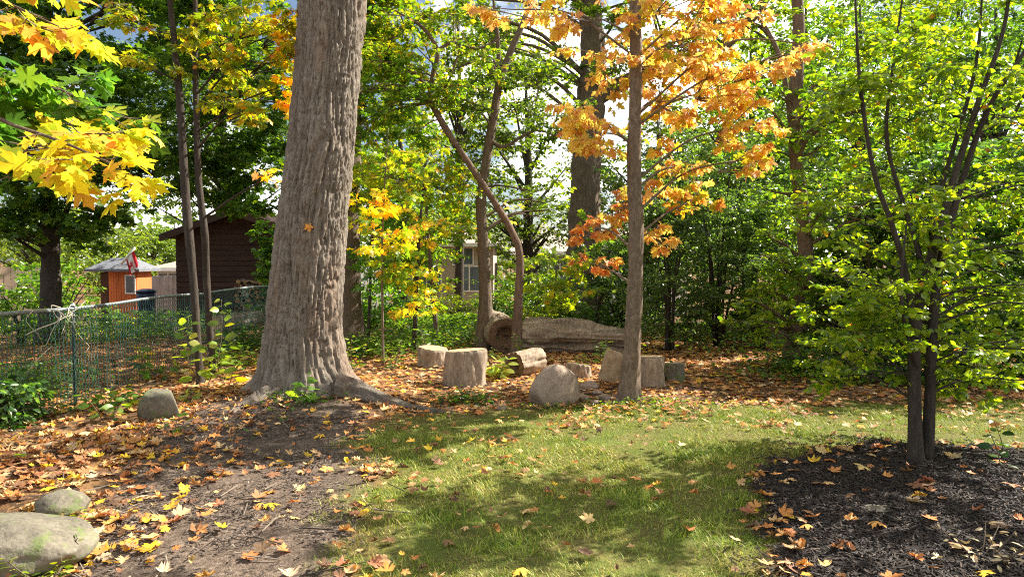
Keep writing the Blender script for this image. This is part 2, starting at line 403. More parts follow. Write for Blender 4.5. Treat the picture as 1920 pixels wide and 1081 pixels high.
def box(mb, lo, hi, col=None):
    (x0, y0, z0), (x1, y1, z1) = lo, hi
    v = [(x0, y0, z0), (x1, y0, z0), (x1, y1, z0), (x0, y1, z0), (x0, y0, z1), (x1, y0, z1), (x1, y1, z1), (x0, y1, z1)]
    mb.add(v, np.array([[0, 3, 2, 1], [4, 5, 6, 7], [0, 1, 5, 4], [1, 2, 6, 5], [2, 3, 7, 6], [3, 0, 4, 7]]), col)

# ---- leaf templates: outline fans in the xy plane, base at origin, tip along +y
def fan(outline, centre, bend, fold):
    o = np.array(outline, float); v = np.vstack([[centre], o])
    z = -bend * (np.hypot(v[:, 0], v[:, 1] - centre[1]))**2 + fold * np.abs(v[:, 0])
    n = len(o); f = np.stack([np.zeros(n, int), 1 + np.arange(n), 1 + (np.arange(n) + 1) % n], 1)
    return np.column_stack([v, z]), f
def mirror(h):  # half outline from base to tip on +x, mirrored
    return h + [(-x, y) for x, y in h[::-1] if abs(x) > 1e-9]
MAPLE = mirror([(0.0, 0.10), (0.10, 0.02), (0.30, -0.04), (0.27, 0.06), (0.40, 0.14), (0.30, 0.22), (0.22, 0.25), (0.40, 0.34), (0.43, 0.44), (0.58, 0.56), (0.42, 0.57), (0.40, 0.66), (0.28, 0.60), (0.13, 0.52), (0.17, 0.68), (0.25, 0.75), (0.12, 0.82), (0.0, 1.02)])
MAPLE_LO = mirror([(0.0, 0.06), (0.32, 0.0), (0.20, 0.24), (0.56, 0.52), (0.17, 0.52), (0.24, 0.72), (0.0, 1.0)])
OVAL = mirror([(0.0, 0.0), (0.20, 0.14), (0.31, 0.42), (0.24, 0.72), (0.0, 1.0)])
def curled(outline, rx, ry, seed):
    g = np.random.default_rng(seed); o = np.array(outline, float); o = o * (1 + g.normal(size=(len(o), 1)) * 0.10)
    if g.uniform() < 0.6: k = int(g.integers(4, len(o) - 4)); o[k:k + 3] *= 0.6
    v, f = fan(o, (0, 0.36), 0.15, 0.05)
    if rx: a = v[:, 0] / rx; v[:, 0] = rx * np.sin(a); v[:, 2] += abs(rx) * (1 - np.cos(a))
    if ry: a = (v[:, 1] - 0.3) / ry; z = abs(ry) * (1 - np.cos(a)); v[:, 1] = 0.3 + ry * np.sin(a); v[:, 2] += z
    return v, f
def templates(kind):
    if kind == 'maple': return [fan(MAPLE, (0, 0.36), b, f) for b, f in ((0.25, 0.10), (0.5, -0.15), (0.1, 0.3))]
    if kind == 'maple_lo': return [fan(MAPLE_LO, (0, 0.36), b, f) for b, f in ((0.3, 0.15), (0.5, -0.2))]
    if kind == 'fallen': return [fan(MAPLE, (0, 0.36), b, f) for b, f in ((-0.3, 0.1), (0.35, 0.2), (-0.2, 0.5), (0.6, -0.3), (-0.6, -0.15), (0.2, 0.05))] + [curled(MAPLE, rx, ry, i) for i, (rx, ry) in enumerate(((0.3, 0), (0, 0.45), (0.45, 0.6), (0.22, 0), (0.6, 0.4)))]
    if kind == 'fallen_lo': return [fan(MAPLE_LO, (0, 0.36), b, f) for b, f in ((-0.4, 0.15), (0.4, 0.2), (-0.2, 0.5), (0.5, -0.3))] + [curled(MAPLE_LO, rx, ry, 20 + i) for i, (rx, ry) in enumerate(((0.3, 0), (0, 0.45), (0.45, 0.5)))]
    if kind == 'oval': return [fan(OVAL, (0, 0.45), b, f) for b, f in ((0.2, 0.25), (0.4, -0.1))]
    if kind == 'maple_far':
        out = []
        for zf in (0.12, -0.15):
            h = np.array([(0, 0.05), (0.30, 0.0), (0.20, 0.28), (0.54, 0.52), (0.16, 0.56), (0, 1.0)]); n = len(h)
            L_ = np.column_stack([-h[:, 0], h[:, 1]]); v = np.vstack([h, L_[1:-1]]); v = np.column_stack([v, zf * np.abs(v[:, 0]) - 0.2 * (v[:, 1] - 0.4)**2])
            out.append((v, np.array([[0, 1, 2, 3, 4, 5], [5, 9, 8, 7, 6, 0]])))
        return out
    if kind == 'oval_lo':
        return [(np.array([[0, 0, 0], [.28, .3, .1], [.24, .7, .08], [0, 1, -.1], [-.28, .3, .1], [-.24, .7, .08]], float), np.array([[0, 1, 2, 3], [0, 3, 5, 4]]))]
    if kind == 'tiny':
        return [(np.array([[0, 0, 0], [0.28, 0.45, 0.08], [0, 1, -0.1], [-0.28, 0.45, 0.08]], float), np.array([[0, 1, 2], [0, 2, 3]]))]
TPL = {k: templates(k) for k in ('maple', 'maple_lo', 'fallen', 'fallen_lo', 'oval', 'tiny', 'maple_far', 'oval_lo')}

class Leaves:
    """pos, frame (columns x,y,z), size and palette colour of many leaves"""
    def __init__(s): s.p = []; s.fr = []; s.s = []; s.c = []
    def add(s, p, d, nrm, size, col):
        d = norm(d); nrm = norm(nrm - d * np.sum(nrm * d, 1, keepdims=True)); x = np.cross(d, nrm)
        s.p.append(p); s.fr.append(np.stack([x, d, nrm], -1)); s.s.append(np.broadcast_to(size, (len(p),))); s.c.append(col)
    def done(s):
        s.p = np.concatenate(s.p); s.fr = np.concatenate(s.fr); s.s = np.concatenate(s.s); s.c = np.concatenate(s.c); return s
    def write(s, mb, kind, sel=None):
        sel = np.arange(len(s.p)) if sel is None else sel
        T = TPL[kind]; pick = rng.integers(0, len(T), len(sel))
        for k, (v, f) in enumerate(T):
            i = sel[pick == k]
            if len(i) == 0: continue
            loc = v[None] * s.s[i][:, None, None]
            w = np.einsum('nij,nkj->nki', s.fr[i], loc) + s.p[i][:, None, :]
            nv = len(v)
            F_ = (np.arange(len(i)) * nv)[:, None, None] + f[None]
            mb.add(w.reshape(-1, 3), F_.reshape(-1, f.shape[1]), np.repeat(s.c[i], nv, 0))
    def parts(s, sel, kind, m, parent, name='leaf', root=None):
        """the chosen leaves as objects of their own, sharing a few meshes"""
        T = TPL[kind]; cache = {}; out = []
        org = np.array(parent.location) if parent is not None else np.zeros(3)
        for i in sel:
            k = int(rng.integers(0, len(T))); key = (k, tuple(np.round(s.c[i], 1)), round(float(s.c[i].sum()), 1))
            if key not in cache:
                mb = MB(); mb.add(T[k][0], T[k][1], s.c[i]); cache[key] = mb.mesh(name, m)
            o = bpy.data.objects.new(name, cache[key]); COL.objects.link(o)
            if parent is not None: o.parent = parent
            mt = Matrix.Identity(4); A = s.fr[i] * s.s[i]
            for r_ in range(3):
                for c_ in range(3): mt[r_][c_] = float(A[r_, c_])
                mt[r_][3] = float(s.p[i][r_] - org[r_])
            o.matrix_local = mt; out.append(o)
        return out

def pick_cols(pal, n):
    pal = np.array(pal, float); w = pal[:, 3] / pal[:, 3].sum()
    return pal[rng.choice(len(pal), n, p=w), :3] * rng.uniform(0.85, 1.15, (n, 1))

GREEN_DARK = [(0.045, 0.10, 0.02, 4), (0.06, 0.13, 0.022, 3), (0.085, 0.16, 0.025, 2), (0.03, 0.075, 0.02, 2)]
GREEN_LIT = [(0.10, 0.20, 0.022, 4), (0.15, 0.25, 0.025, 3), (0.20, 0.28, 0.03, 1.5), (0.065, 0.14, 0.02, 2)]
GREEN_SHRUB = [(0.085, 0.15, 0.055, 4), (0.12, 0.19, 0.07, 3), (0.16, 0.23, 0.07, 1.5), (0.05, 0.09, 0.035, 2)]
YELLOW_GREEN = [(0.24, 0.30, 0.025, 3), (0.38, 0.38, 0.03, 2), (0.14, 0.23, 0.02, 3), (0.5, 0.42, 0.03, 1), (0.55, 0.28, 0.03, 0.5)]
YELLOW = [(0.74, 0.56, 0.03, 4), (0.62, 0.52, 0.03, 2.5), (0.74, 0.42, 0.05, 2.0), (0.40, 0.46, 0.025, 1.8), (0.64, 0.27, 0.05, 0.9)]
ORANGE = [(0.84, 0.52, 0.13, 4), (0.86, 0.62, 0.13, 4), (0.80, 0.44, 0.17, 2.2), (0.86, 0.70, 0.11, 3.5), (0.68, 0.31, 0.08, 0.5)]
RED = [(0.72, 0.30, 0.08, 3), (0.76, 0.38, 0.09, 2), (0.80, 0.48, 0.09, 1.5)]
FALL = [(0.62, 0.29, 0.085, 4), (0.56, 0.22, 0.06, 4), (0.66, 0.42, 0.18, 4), (0.40, 0.18, 0.075, 4), (0.24, 0.12, 0.06, 3), (0.15, 0.085, 0.05, 2), (0.62, 0.42, 0.19, 2.2), (0.66, 0.38, 0.05, 1.0), (0.46, 0.26, 0.12, 2.6), (0.62, 0.47, 0.28, 0.8)]

def cluster(px, py, w, h, d, dep=None):
    """a foliage mass: centre and radii in metres from its place and size in the photograph"""
    c = P(px, py, d); rx = 0.5 * w * d / F; rz = 0.5 * h * d / F
    return c, np.array([rx, dep if dep else max(0.35, 0.5 * (rx + rz)), rz])

def foliage(lv, tw, c, rad, n, size, pal, anchor=None, per=7, droop=0.35, tilt=0.55, twr=0.004, spread=0.9, shell=0.5, flat=0.0):
    """leaves along twigs that radiate from the anchor through an ellipsoid"""
    nt_ = max(1, int(n / per))
    K = max(4, nt_ // 3) if n < 450 else max(4, nt_ // 5)
    u = norm(rng.normal(size=(K, 3))) * (rng.uniform(0.02, 1, (K, 1)) ** shell)
    sub = c + u * rad
    a = c if anchor is None else np.asarray(anchor, float)
    if tw is not None and twr > 0: sticks(tw, np.broadcast_to(a, sub.shape) + (sub - a) * 0.1, sub, twr * 1.8, twr * 0.9)
    g_ = np.arange(nt_) % K
    L = np.clip(0.42 * float(np.mean(rad)), 0.12, 0.8) * rng.uniform(0.6, 1.3, (nt_, 1))
    out = norm(sub[g_] - a + 1e-6) * 0.8 + rng.normal(size=(nt_, 3)) * np.array([0.75, 0.75, 0.3])
    dirn = norm(out * np.array([1, 1, 0.6]))
    s = sub[g_] - dirn * L * 0.15; e = s + dirn * L
    if tw is not None and twr > 0: sticks(tw, s, e, twr, twr * 0.5)
    t = np.tile(np.linspace(0.15, 1.0, per), nt_) + rng.uniform(-0.06, 0.06, nt_ * per)
    S = np.repeat(s, per, 0); E = np.repeat(e, per, 0); D = np.repeat(dirn, per, 0)
    p = S + (E - S) * t[:, None]
    side = norm(np.cross(D, np.array([[0, 0, 1.0]])) + 1e-6) * np.where(np.arange(len(p)) % 2 == 0, 1, -1)[:, None]
    sz = size * rng.uniform(0.5, 1.25, len(p))
    d = D * 0.6 + side * spread + rng.normal(size=p.shape) * 0.35; d[:, 2] -= droop
    d = norm(d)
    nn = np.array([[0, 0, 1.0]]) + rng.normal(size=p.shape) * tilt
    p = p + d * (sz * 0.35)[:, None]
    lv.add(p, d, nn, sz, pick_cols(pal, len(p)))

def tree(name, label, cat, trunk, radii, bark, clusters, kind, lmat, size, per=7, group=None, nparts=0, stems=(), bark_amp=0.12, seg=40, ns=12, flare=0.6,
         branch_r=0.3, twr=0.004, droop=0.35, tilt=0.55, world=False, crown_name='crown', far_branch=True, limbs=()):
    """trunk, stems, one branch per foliage mass, twigs and a crown of leaves"""
    pts = [np.asarray(p, float) if world else P(*p) for p in trunk]
    base = pts[0].copy(); base[2] = H(base[0], base[1]) - 0.02; pts[0] = base.copy(); 
    o = thing(name, label, cat, base, group)
    mb = MB(); tube(mb, pts, radii, ns, seg, bark_amp, base[0], True, flare, ridge=0.12 if ns >= 16 else 0.0); mb.obj('trunk', bark, o)
    skel = [spline(pts, 60)]; skr = [np.interp(np.linspace(0, 1, 60), np.linspace(0, 1, len(radii)), radii)]
    for sp_, sr in list(stems) + list(limbs):
        q = [np.asarray(p, float) if world else P(*p) for p in sp_]
        mb = MB(); tube(mb, q, sr, max(6, ns - 4), max(16, seg // 2), bark_amp, q[0][0] + 3, True, 0); mb.obj('stem' if (sp_, sr) in list(stems) else 'branch', bark, o)
        skel.append(spline(q, 60)); skr.append(np.interp(np.linspace(0, 1, 60), np.linspace(0, 1, len(sr)), sr))
    SK = np.concatenate(skel); SR = np.concatenate(skr)
    lv = Leaves(); tw = MB()
    for cl in clusters:
        c, rad, n, pal = cl[:4]
        dd = np.linalg.norm((SK - (c - np.array([0, 0, 0.45 * np.linalg.norm(SK[:, :2] - c[:2], axis=1).min()]))), axis=1); i = int(np.argmin(dd)); a = SK[i]
        if far_branch and np.linalg.norm(a - c) > 0.25:
            r0 = min(SR[i] * branch_r, 0.035 + 0.01 * np.linalg.norm(a - c))
            m1 = a + (c - a) * 0.5 + np.array([0, 0, 0.10 * np.linalg.norm(c - a)]) + rng.normal(size=3) * 0.05 * np.linalg.norm(c - a)
            end = c + norm(c - a) * rad * 0.55
            mb = MB(); tube(mb, [a, m1, c, end], [r0, r0 * 0.7, r0 * 0.45, r0 * 0.15], 5, 14, 0.1, c[0], False); mb.obj('branch', bark, o)
            foliage(lv, tw, c, rad, n, size, pal, a + (c - a) * 0.75, per, droop, tilt, twr)
        else:
            foliage(lv, tw, c, rad, n, size, pal, None, per, droop, tilt, twr)
    if lv.p:
        lv.done()
        sel = np.arange(len(lv.p))
        if nparts:
            # the leaves that show largest become parts of their own
            q = lv.p; inview = (np.abs(q[:, 0]) < q[:, 1] * 0.72) & (q[:, 1] > 0.5) & (q[:, 2] < CAM_H + q[:, 1] * 0.37) & (q[:, 2] > CAM_H - q[:, 1] * 0.45)
            score = np.where(inview, lv.s / np.linalg.norm(q - np.array([0, 0, CAM_H]), axis=1), 0)
            big = np.argsort(-score)[:nparts]; big = big[score[big] > 0]
            lv.parts(big, kind, lmat, o)
            sel = np.setdiff1d(sel, big)
        if len(sel):
            mb = MB(); lv.write(mb, 'maple_lo' if kind == 'maple' else kind, sel); mb.obj(crown_name, lmat, o, kind='stuff')
        if tw.v: tw.obj('twigs', bark, o, kind='stuff')
    return o

# ------------------------------------------------------------------ SETTING: ground
def ground():
    def axis(parts):
        return np.unique(np.round(np.concatenate([np.arange(a, b, s) for a, b, s in parts]), 4))
    xs = axis([(-400, -60, 40), (-60, -16, 4), (-16, -7, 0.5), (-7, 6.5, 0.07), (6.5, 16, 0.5), (16, 60, 4), (60, 401, 40)])
    ys = axis([(-60, 0, 6), (0, 2.6, 0.4), (2.6, 10, 0.06), (10, 16, 0.12), (16, 40, 0.6), (40, 80, 5), (80, 801, 60)])
    X, Y = np.meshgrid(xs, ys); Z = hgt(X, Y)
    l, s, m = zones(X, Y)
    Z = Z + m * 0.03 + s * 0.02 * (noise(X * 14, Y * 14, 1) - 0.5) * (Y < 12)
    mb = MB(); nx, ny = len(xs), len(ys)
    i = np.arange(ny - 1)[:, None] * nx; j = np.arange(nx - 1)[None, :]
    mb.add(np.stack([X, Y, Z], -1), np.stack([i + j, i + j + 1, i + nx + j + 1, i + nx + j], -1).reshape(-1, 4))
    o = mb.obj('ground', 'ground', kind='structure')
    for nm, a in (('lawn', l), ('soil', s), ('mulch', m)):
        at = o.data.attributes.new(nm, 'FLOAT', 'POINT'); at.data.foreach_set('value', a.astype(np.float32).ravel())
ground()

# ------------------------------------------------------------------ BUILDINGS beyond the fence
def gable_shed():
    d = 20.0
    xl = P(330, 480, d)[0]; xp = P(447, 480, d)[0]; xr = 2 * xp - xl
    ze = P(330, 442, d)[2]; zp = P(447, 400, d)[2]; zb = H(xl, d) - 0.1; dep = 6.0
    o = thing('brown_shed', 'dark brown gabled shed with board siding behind the firewood', 'shed', (xp, d, zb))
    n = int((zp - zb) / 0.15)
    for k in range(n):
        z0, z1 = zb + k * 0.15, zb + (k + 1) * 0.15 - 0.008
        f = 1.0 if z1 <= ze else max(0.02, 1 - (z1 - ze) / (zp - ze))
        mb = MB(); hw = (xr - xl) / 2 * f
        v = [(xp - hw, d, z0), (xp + hw, d, z0), (xp + hw, d - 0.012, z0), (xp - hw, d - 0.012, z0), (xp - hw, d, z1), (xp + hw, d, z1)]
        mb.add([(xp - hw, d - 0.022, z0), (xp + hw, d - 0.022, z0), (xp + hw, d + 0.01, z0), (xp - hw, d + 0.01, z0),
                (xp - hw, d - 0.006, z1), (xp + hw, d - 0.006, z1), (xp + hw, d + 0.01, z1), (xp - hw, d + 0.01, z1)],
               np.array([[0, 3, 2, 1], [4, 5, 6, 7], [0, 1, 5, 4], [1, 2, 6, 5], [2, 3, 7, 6], [3, 0, 4, 7]]))
        mb.obj('plank', 'siding', o, smooth_=False)
    mb = MB()
    prof = [(xl, zb), (xr, zb), (xr, ze), (xp, zp), (xl, ze)]
    v = [(x, d + 0.012, z) for x, z in prof] + [(x, d + dep, z) for x, z in prof]
    mb.add(v, [np.array([[0, 1, 6, 5], [1, 2, 7, 6], [4, 0, 5, 9]]), np.array([[4, 3, 2, 1, 0]]), np.array([[5, 6, 7, 8, 9]])]); mb.obj('wall', 'siding', o, smooth_=False)
    sl = (zp - ze) / (xp - xl)
    for sgn in (-1, 1):
        xe = xp + sgn * ((xr - xl) / 2 + 0.28); zee = zp - sl * abs(xe - xp)
        mb = MB(); t = 0.12; y0, y1 = d - 0.35, d + dep + 0.3
        x0_ = xp
        v = [(x0_, y0, zp + 0.02), (xe, y0, zee + 0.02), (xe, y1, zee + 0.02), (x0_, y1, zp + 0.02), (x0_, y0, zp + 0.02 + t), (xe, y0, zee + 0.02 + t), (xe, y1, zee + 0.02 + t), (x0_, y1, zp + 0.02 + t)]
        mb.add(v, np.array([[0, 3, 2, 1], [4, 5, 6, 7], [0, 1, 5, 4], [1, 2, 6, 5], [2, 3, 7, 6], [3, 0, 4, 7]])); rf = mb.obj('roof', 'trim_brown', o, smooth_=False)
        mb = MB()
        v = [(x0_, y0 - 0.03, zp - 0.06), (xe, y0 - 0.03, zee - 0.06), (xe, y0 - 0.003, zee - 0.06), (x0_, y0 - 0.003, zp - 0.06), (x0_, y0 - 0.03, zp + 0.13), (xe, y0 - 0.03, zee + 0.13), (xe, y0 - 0.003, zee + 0.13), (x0_, y0 - 0.003, zp + 0.13)]
        mb.add(v, np.array([[0, 3, 2, 1], [4, 5, 6, 7], [0, 1, 5, 4], [1, 2, 6, 5], [2, 3, 7, 6], [3, 0, 4, 7]])); mb.obj('bargeboard', 'trim_brown', o, smooth_=False)
gable_shed()

def hip_roof(mb, x0, x1, y0, y1, ze, zr, t=0.12, ridge=0.35):
    cx0 = x0 + (x1 - x0) * ridge; cx1 = x1 - (x1 - x0) * ridge; cy = (y0 + y1) / 2
    v = [(x0, y0, ze), (x1, y0, ze), (x1, y1, ze), (x0, y1, ze), (x0, y0, ze + t), (x1, y0, ze + t), (x1, y1, ze + t), (x0, y1, ze + t), (cx0, cy, zr), (cx1, cy, zr)]
    mb.add(v, [np.array([[0, 3, 2, 1], [0, 1, 5, 4], [1, 2, 6, 5], [2, 3, 7, 6], [3, 0, 4, 7], [4, 5, 9, 8], [6, 7, 8, 9]]), np.array([[5, 6, 9], [7, 4, 8]])])

def orange_shed():
    d = 27.0; x0 = P(204, 500, d)[0]; x1 = P(256, 500, d)[0]; xs = P(176, 500, d)[0]
    zb = H(x0, d) - 0.1; zt = P(230, 509, d)[2]
    o = thing('orange_shed', 'small orange board shed with grey hip roof far left', 'shed', ((x0 + x1) / 2, d, zb))
    n = 11; w = (x1 - x0) / n
    for k in range(n):
        mb = MB(); box(mb, (x0 + k * w, d - 0.03, zb), (x0 + (k + 1) * w - 0.012, d, zt)); mb.obj('plank', 'orange', o, smooth_=False)
    mb = MB(); box(mb, (x0, d + 0.003, zb), (x1, d + 1.1, zt)); mb.obj('wall', 'orange', o, smooth_=False)
    mb = MB(); box(mb, (xs, d + 0.4, zb), (x0 - 0.004, d + 1.1, zt - 0.02)); mb.obj('shaded_side', 'shed_shade', o, smooth_=False)  # shed's left part in shadow, its shade put into the dark brown colour
    mb = MB(); hip_roof(mb, xs - 0.2, x1 + 0.25, d - 0.3, d + 1.4, zt + 0.004, P(230, 484, d)[2] + 0.02, 0.1, 0.3); mb.obj('roof', 'shingle', o, smooth_=False)
    xw = P(245, 520, d)[0]
    mb = MB(); box(mb, (xw - 0.2, d - 0.06, zt - 0.85), (xw + 0.2, d - 0.033, zt - 0.12)); wf = mb.obj('window', 'white', o, smooth_=False)
    mb = MB(); box(mb, (xw - 0.15, d - 0.068, zt - 0.8), (xw + 0.15, d - 0.063, zt - 0.17)); mb.obj('pane', 'glass', wf, origin=o.location, smooth_=False)
orange_shed()

def house(name, label, x0, x1, y0, dep, zb, ze, zr, wallm, roofm, wins, gable=False):
    o = thing(name, label, 'house', ((x0 + x1) / 2, y0, zb))
    mb = MB(); box(mb, (x0, y0, zb), (x1, y0 + dep, ze)); mb.obj('wall', wallm, o, smooth_=False)
    mb = MB(); hip_roof(mb, x0 - 0.4, x1 + 0.4, y0 - 0.4, y0 + dep + 0.4, ze + 0.004, zr, 0.18, 0.5 if gable else 0.25); mb.obj('roof', roofm, o, smooth_=False)
    mb = MB(); box(mb, (x0 - 0.42, y0 - 0.52, ze + 0.01), (x1 + 0.42, y0 - 0.404, ze + 0.15)); mb.obj('gutter', 'white', o, smooth_=False)
    for (wx, wz, ww, wh) in wins:
        mb = MB()
        t = 0.07
        box(mb, (wx - ww / 2 - t, y0 - 0.06, wz - wh / 2 - t), (wx + ww / 2 + t, y0 - 0.002, wz - wh / 2))
        box(mb, (wx - ww / 2 - t, y0 - 0.06, wz + wh / 2), (wx + ww / 2 + t, y0 - 0.002, wz + wh / 2 + t))
        box(mb, (wx - ww / 2 - t, y0 - 0.06, wz - wh / 2 + 0.001), (wx - ww / 2, y0 - 0.002, wz + wh / 2 - 0.001))
        box(mb, (wx + ww / 2, y0 - 0.06, wz - wh / 2 + 0.001), (wx + ww / 2 + t, y0 - 0.002, wz + wh / 2 - 0.001))
        box(mb, (wx - 0.03, y0 - 0.055, wz - wh / 2 + 0.001), (wx + 0.03, y0 - 0.002, wz + wh / 2 - 0.001))
        wf = mb.obj('window', 'white', o, smooth_=False)
        mb = MB(); box(mb, (wx - ww / 2 + 0.001, y0 - 0.03, wz - wh / 2 + 0.001), (wx - 0.031, y0 - 0.006, wz + wh / 2 - 0.001)); mb.obj('pane', 'glass', wf, origin=o.location, smooth_=False)
        mb = MB(); box(mb, (wx + 0.031, y0 - 0.03, wz - wh / 2 + 0.001), (wx + ww / 2 - 0.001, y0 - 0.006, wz + wh / 2 - 0.001)); mb.obj('pane', 'glass', wf, origin=o.location, smooth_=False)
    return o
def hx(px, d): return P(px, 480, d)[0]
def hz(py, d): return P(960, py, d)[2]
d = 33.0
house('beige_house', 'beige house with tan roof seen between the yellow saplings', hx(760, d), hx(925, d), d, 8, -2.2, hz(463, d), hz(425, d), 'stucco', 'shingle_tan',
      [(hx(868, d), hz(480, d), 0.9, 0.75), (hx(800, d), hz(520, d), 1.3, 1.1), (hx(880, d), hz(522, d), 1.2, 1.1)])
d = 36.0
house('tan_house', 'pale house with peaked tan roof left of the thick rear trunk', hx(965, d), hx(1085, d), d, 9, -2.2, hz(478, d), hz(408, d), 'stucco', 'shingle_tan',
      [(hx(1010, d), hz(505, d), 1.1, 1.0), (hx(1050, d), hz(505, d), 1.1, 1.0)], True)
d = 39.0
house('white_house', 'white sided house glimpsed right of the thick rear trunk', hx(1125, d), hx(1290, d), d, 8, -2.2, hz(470, d), hz(425, d), 'white', 'shingle_tan',
      [(hx(1160, d), hz(495, d), 1.1, 1.0), (hx(1230, d), hz(495, d), 1.1, 1.0)])
d = 38.0
house('bungalow', 'low bungalow with tan roof between the two sheds', hx(296, d), hx(420, d), d, 8, -2.2, hz(508, d), hz(478, d), 'stucco', 'shingle_tan', [(hx(315, d), hz(522, d), 1.0, 0.6)])

def board_fence(name, label, p0, p1, top0, top1, n, m, w, thick=0.03, gap=0.012):
    p0 = np.array(p0, float); p1 = np.array(p1, float)
    b = H(*((p0 + p1) / 2))
    o = thing(name, label, 'fence', (*(p0 + p1) / 2, b))
    t = (p1 - p0) / n; L = np.linalg.norm(t); u = t / L; nn = np.array([-u[1], u[0]])
    for k in range(n):
        a = p0 + t * k + u * gap / 2; e = p0 + t * (k + 1) - u * gap / 2; top = top0 + (top1 - top0) * k / n + rng.uniform(-0.012, 0.012); zb = H(*a) - 0.05
        q = nn * thick / 2
        v = [(*(a - q), zb), (*(e - q), zb), (*(e + q), zb), (*(a + q), zb), (*(a - q), top), (*(e - q), top), (*(e + q), top), (*(a + q), top)]
        mb = MB(); mb.add(v, np.array([[0, 3, 2, 1], [4, 5, 6, 7], [0, 1, 5, 4], [1, 2, 6, 5], [2, 3, 7, 6], [3, 0, 4, 7]])); mb.obj('board', m, o, smooth_=False)
    for zf in (0.25, 0.75):
        mb = MB(); off = nn * (thick / 2 + 0.022)
        za = H(*p0) + (top0 - H(*p0)) * zf; zc = H(*p1) + (top1 - H(*p1)) * zf
        tube(mb, [np.array([*(p0 + off), za]), np.array([*(p1 + off), zc])], [0.02, 0.02], 4, 2); mb.obj('rail', m, o, smooth_=False)
d = 19.0
board_fence('board_fence', 'weathered brown board fence at the far left edge', (hx(-120, d), d - 0.6), (hx(58, d), d + 1.2), hz(497, d), hz(503, d), 19, 'fence_wood', 0.14)
d = 31.0
board_fence('grey_fence', 'grey plank fence between orange shed and brown shed', (hx(270, d), d), (hx(345, d), d), hz(517, d), hz(517, d), 13, 'fence_grey', 0.14)
d = 17.0
board_fence('picket_fence', 'pale sunlit picket fence right of the big trunk', (hx(668, d), d), (hx(722, d), d + 0.5), hz(497, d), hz(500, d), 9, 'white', 0.09, 0.025, 0.03)

def flag():
    a = P(232, 489, 26.2); b = P(253, 464, 26.2)
    o = thing('flag', 'red and white flag hanging from a leaning white pole behind the orange shed', 'flag', a)
    mb = MB(); a2 = a + (a - b) * 0.25; tube(mb, [a2, b], [0.05, 0.045], 8, 3); mb.obj('pole', 'white', o)
    # cloth hangs below the pole in folds; red, white, red
    u = np.linspace(0, 1, 13); ww = np.linspace(0, 1, 9)
    U, V = np.meshgrid(u, ww)
    top = b + (a - b) * (0.12 + 0.75 * U[..., None])
    pos = top + np.array([0.16, 0, -0.62]) * V[..., None] + np.stack([0.03 * np.sin(U * 14), 0.06 * np.sin(U * 17 + V * 3) * V, 0 * U], -1)
    for nm, (i0, i1), m in (('cloth', (0, 3), 'red'), ('cloth', (3, 9), 'white'), ('cloth', (9, 12), 'red')):
        mb = MB(); sub = pos[:, i0:i1 + 1]; ny, nx = sub.shape[:2]
        i = np.arange(ny - 1)[:, None] * nx; j = np.arange(nx - 1)[None, :]
        mb.add(sub, np.stack([i + j, i + j + 1, i + nx + j + 1, i + nx + j], -1).reshape(-1, 4)); c = mb.obj(nm, m, o); 
    v, f = fan(MAPLE, (0, 0.36), 0, 0); mb = MB()
    ctr = pos[5, 6] + np.array([0, -0.09, 0]); ax = norm(pos[4, 8] - pos[4, 4]); ay = norm(pos[1, 6] - pos[7, 6])
    mb.add(ctr + (v[:, :1] * ax + (v[:, 1:2] - 0.45) * ay) * 0.22, f); mb.obj('leaf_emblem', 'red', o)
flag()

def barrel():
    p = P(274, 545, 24); z0 = H(p[0], 24); o = thing('covered_bin', 'dark navy bin standing in front of the orange shed', 'bin', (p[0], 24, z0))
    zt = P(274, 541, 24)[2]; r = 0.30
    mb = MB(); tube(mb, [np.array([p[0], 24, z0]), np.array([p[0], 24, zt - 0.12])], [r * 0.9, r], 20, 6); mb.obj('body', 'navy', o)
    mb = MB(); tube(mb, [np.array([p[0], 24, zt - 0.118]), np.array([p[0], 24, zt - 0.06]), np.array([p[0], 24, zt])], [r * 1.08, r * 1.06, r * 0.5], 20, 8); mb.obj('lid', 'navy', o)
barrel()

